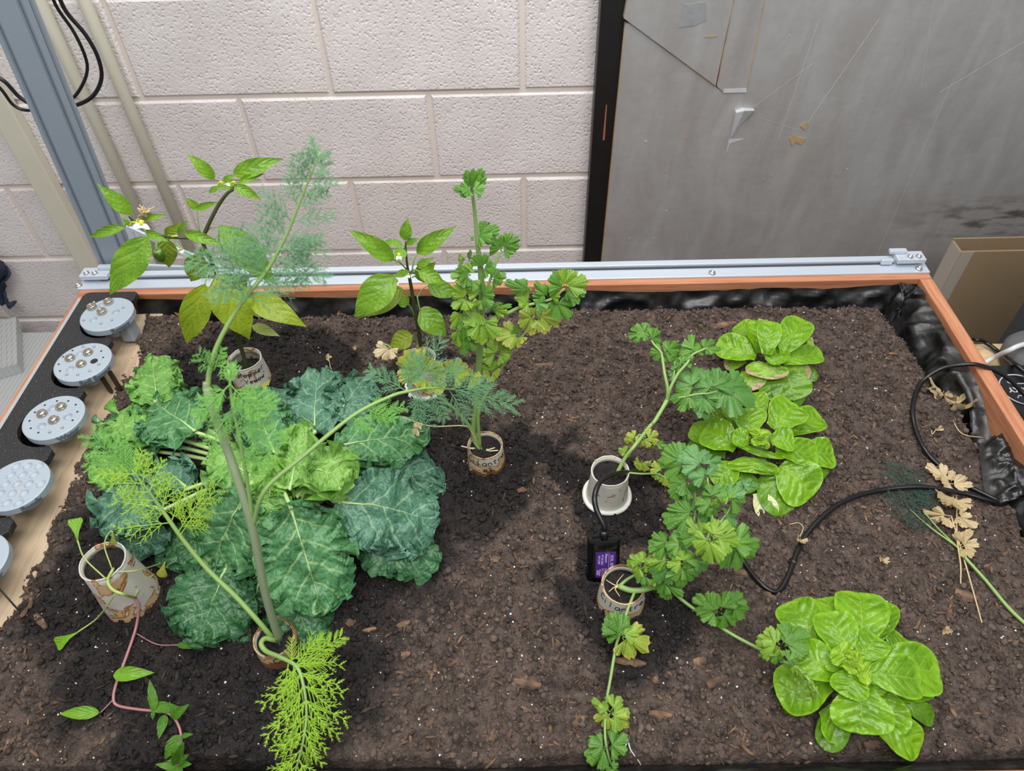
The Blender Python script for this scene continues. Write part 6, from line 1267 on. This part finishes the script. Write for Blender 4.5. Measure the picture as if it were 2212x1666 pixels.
# ================================================================== LITTER ON THE SOIL
dw = thing('withered_dill', PS(2000, 1130), 'withered dark dill sprig with a green stalk, lying at the right side', 'dill sprig')
stem([PS(1965, 1100, .005), PS(2010, 1140, .006), PS(2065, 1180, .007), PS(2085, 1205, .006), PS(2130, 1255, .005), PS(2180, 1315, .005), PS(2230, 1362, .006)], [.0006, .001, .0016, .0020, .0022, .0024, .0024], M_GST, dw, 'stalk')
stem([PS(1995, 1105, .006), PS(2025, 1140, .007), PS(2068, 1182, .007)], .0009, M_GST, dw, 'stalk')
for b_, t_ in (((1990, 1110), (1915, 1010)), ((1975, 1105), (1940, 1005)), ((1985, 1100), (1975, 1020)), ((1990, 1110), (1910, 1070)), ((1990, 1110), (1930, 1110)), ((2010, 1120), (2000, 1060)), ((2020, 1130), (1960, 1130)), ((1990, 1100), (1995, 1050))):
    frond([(PS(*b_, .005), PS(*t_, .007), 2, 6, .9)], M_DDRY, dw, 'frond', .0005)
dc = thing('dried_cilantro', PS(2060, 1090), 'bundle of dry straw-coloured cilantro leaves under the black cable at right', 'dead leaves')
for pts in ([(2066, 1110), (2068, 1170), (2075, 1220), (2075, 1261)], [(2055, 1115), (2068, 1160), (2080, 1200), (2100, 1270), (2121, 1346)], [(2066, 1070), (2067, 1120)]): stem([PS(u, v, .007) for u, v in pts], [.0009, .0011, .0008], M_STRAW, dc, 'stalk', 6)
for i, (b_, t_, wf) in enumerate([((2050, 1040), (2008, 1005), .7), ((2055, 1045), (2030, 1050), 1), ((2055, 1045), (2095, 1050), .7), ((2055, 1040), (2055, 1020), 1), ((2060, 1075), (2030, 1090), .8), ((2064, 1075), (2085, 1100), 1), ((2060, 1070), (2050, 1110), .8), ((2055, 1115), (1994, 1106), .5), ((2052, 1118), (2040, 1138), .9), ((2068, 1115), (2108, 1135), .8), ((2070, 1110), (2095, 1110), .8), ((2062, 1120), (2075, 1130), .8), ((2075, 1180), (2095, 1150), .9), ((2078, 1182), (2108, 1175), .9), ((2078, 1185), (2098, 1205), .9), ((2075, 1170), (2080, 1150), .9)]):
    B = PS(*b_, .009); T = PS(*t_, .009); fan(B, T, M_DRY, dc, wf, .6, 0, .25, i*2.1, curl=-.1, deep=.5)
d2 = thing('dried_leaf_sprig', PS(2060, 870), 'two crumpled dry tan leaves on a curved stalk by the right liner', 'dead leaves')
stem([PS(2058, 880, .004), PS(2060, 910, .004), PS(2080, 938, .004), PS(2124, 946, .003)], .0008, M_STRAW, d2, 'stalk', 6); stem([PS(2040, 850, .004), PS(2058, 863, .006), PS(2064, 870, .005)], .0008, M_STRAW, d2, 'stalk', 6)
for i, (b_, t_) in enumerate([((2040, 848), (2015, 848)), ((2038, 848), (2040, 830)), ((2040, 850), (2054, 855)), ((2066, 875), (2062, 855)), ((2066, 878), (2086, 870)), ((2068, 880), (2074, 895)), ((2062, 872), (2056, 866))]): fan(PS(*b_, .008), PS(*t_, .008), M_DRY, d2, 1, .6, 0, .3, i*3.3, curl=-.2)
def litter(u, v, sz, label, stalk=None):
    t = thing('dead_leaf', PS(u, v), label, 'dead leaf')
    for i in range(2): a = rnd.uniform(0, 6.28); B = PS(u, v, .005); fan(B, B+np.array((math.cos(a), math.sin(a), .25))*sz*depth(B)/FPX, M_DRY, t, .9, .6, 0, .3, u+i, curl=-.3)
    if stalk: stem([PS(*p, .006) for p in stalk], .0006, M_STRAW, t, 'stalk', 5)
litter(2024, 926, 11, 'small dry leaf on the soil below the crumpled leaf pair', [(2022, 928), (2014, 938), (2012, 930)]); litter(1728, 1165, 18, 'dry leaf shred caught against the black cable', [(1728, 1160), (1735, 1140), (1725, 1130), (1705, 1133)])
litter(1906, 1206, 16, 'single pinkish dry flake on bare soil left of the dry bundle'); litter(2048, 1370, 13, 'pale crumpled scrap on the soil right of the front lettuce'); litter(770, 752, 9, 'tiny dry flower on the soil between the two pepper plants'); litter(711, 775, 9, 'tiny dry flower on a thread beside the taller pepper plant', [(711, 778), (713, 790), (716, 798)]); litter(596, 692, 8, 'pale dry flower on the soil under the taller pepper plant')
leaf(PS(562, 848, .004), PS(584, 820, .012), 15, M_VY, 'vine', face=.8, name='yellow_leaf'); tag(bpy.data.objects['yellow_leaf'], 'narrow yellow fallen leaf leaning against the Pepper cup', 'leaf')
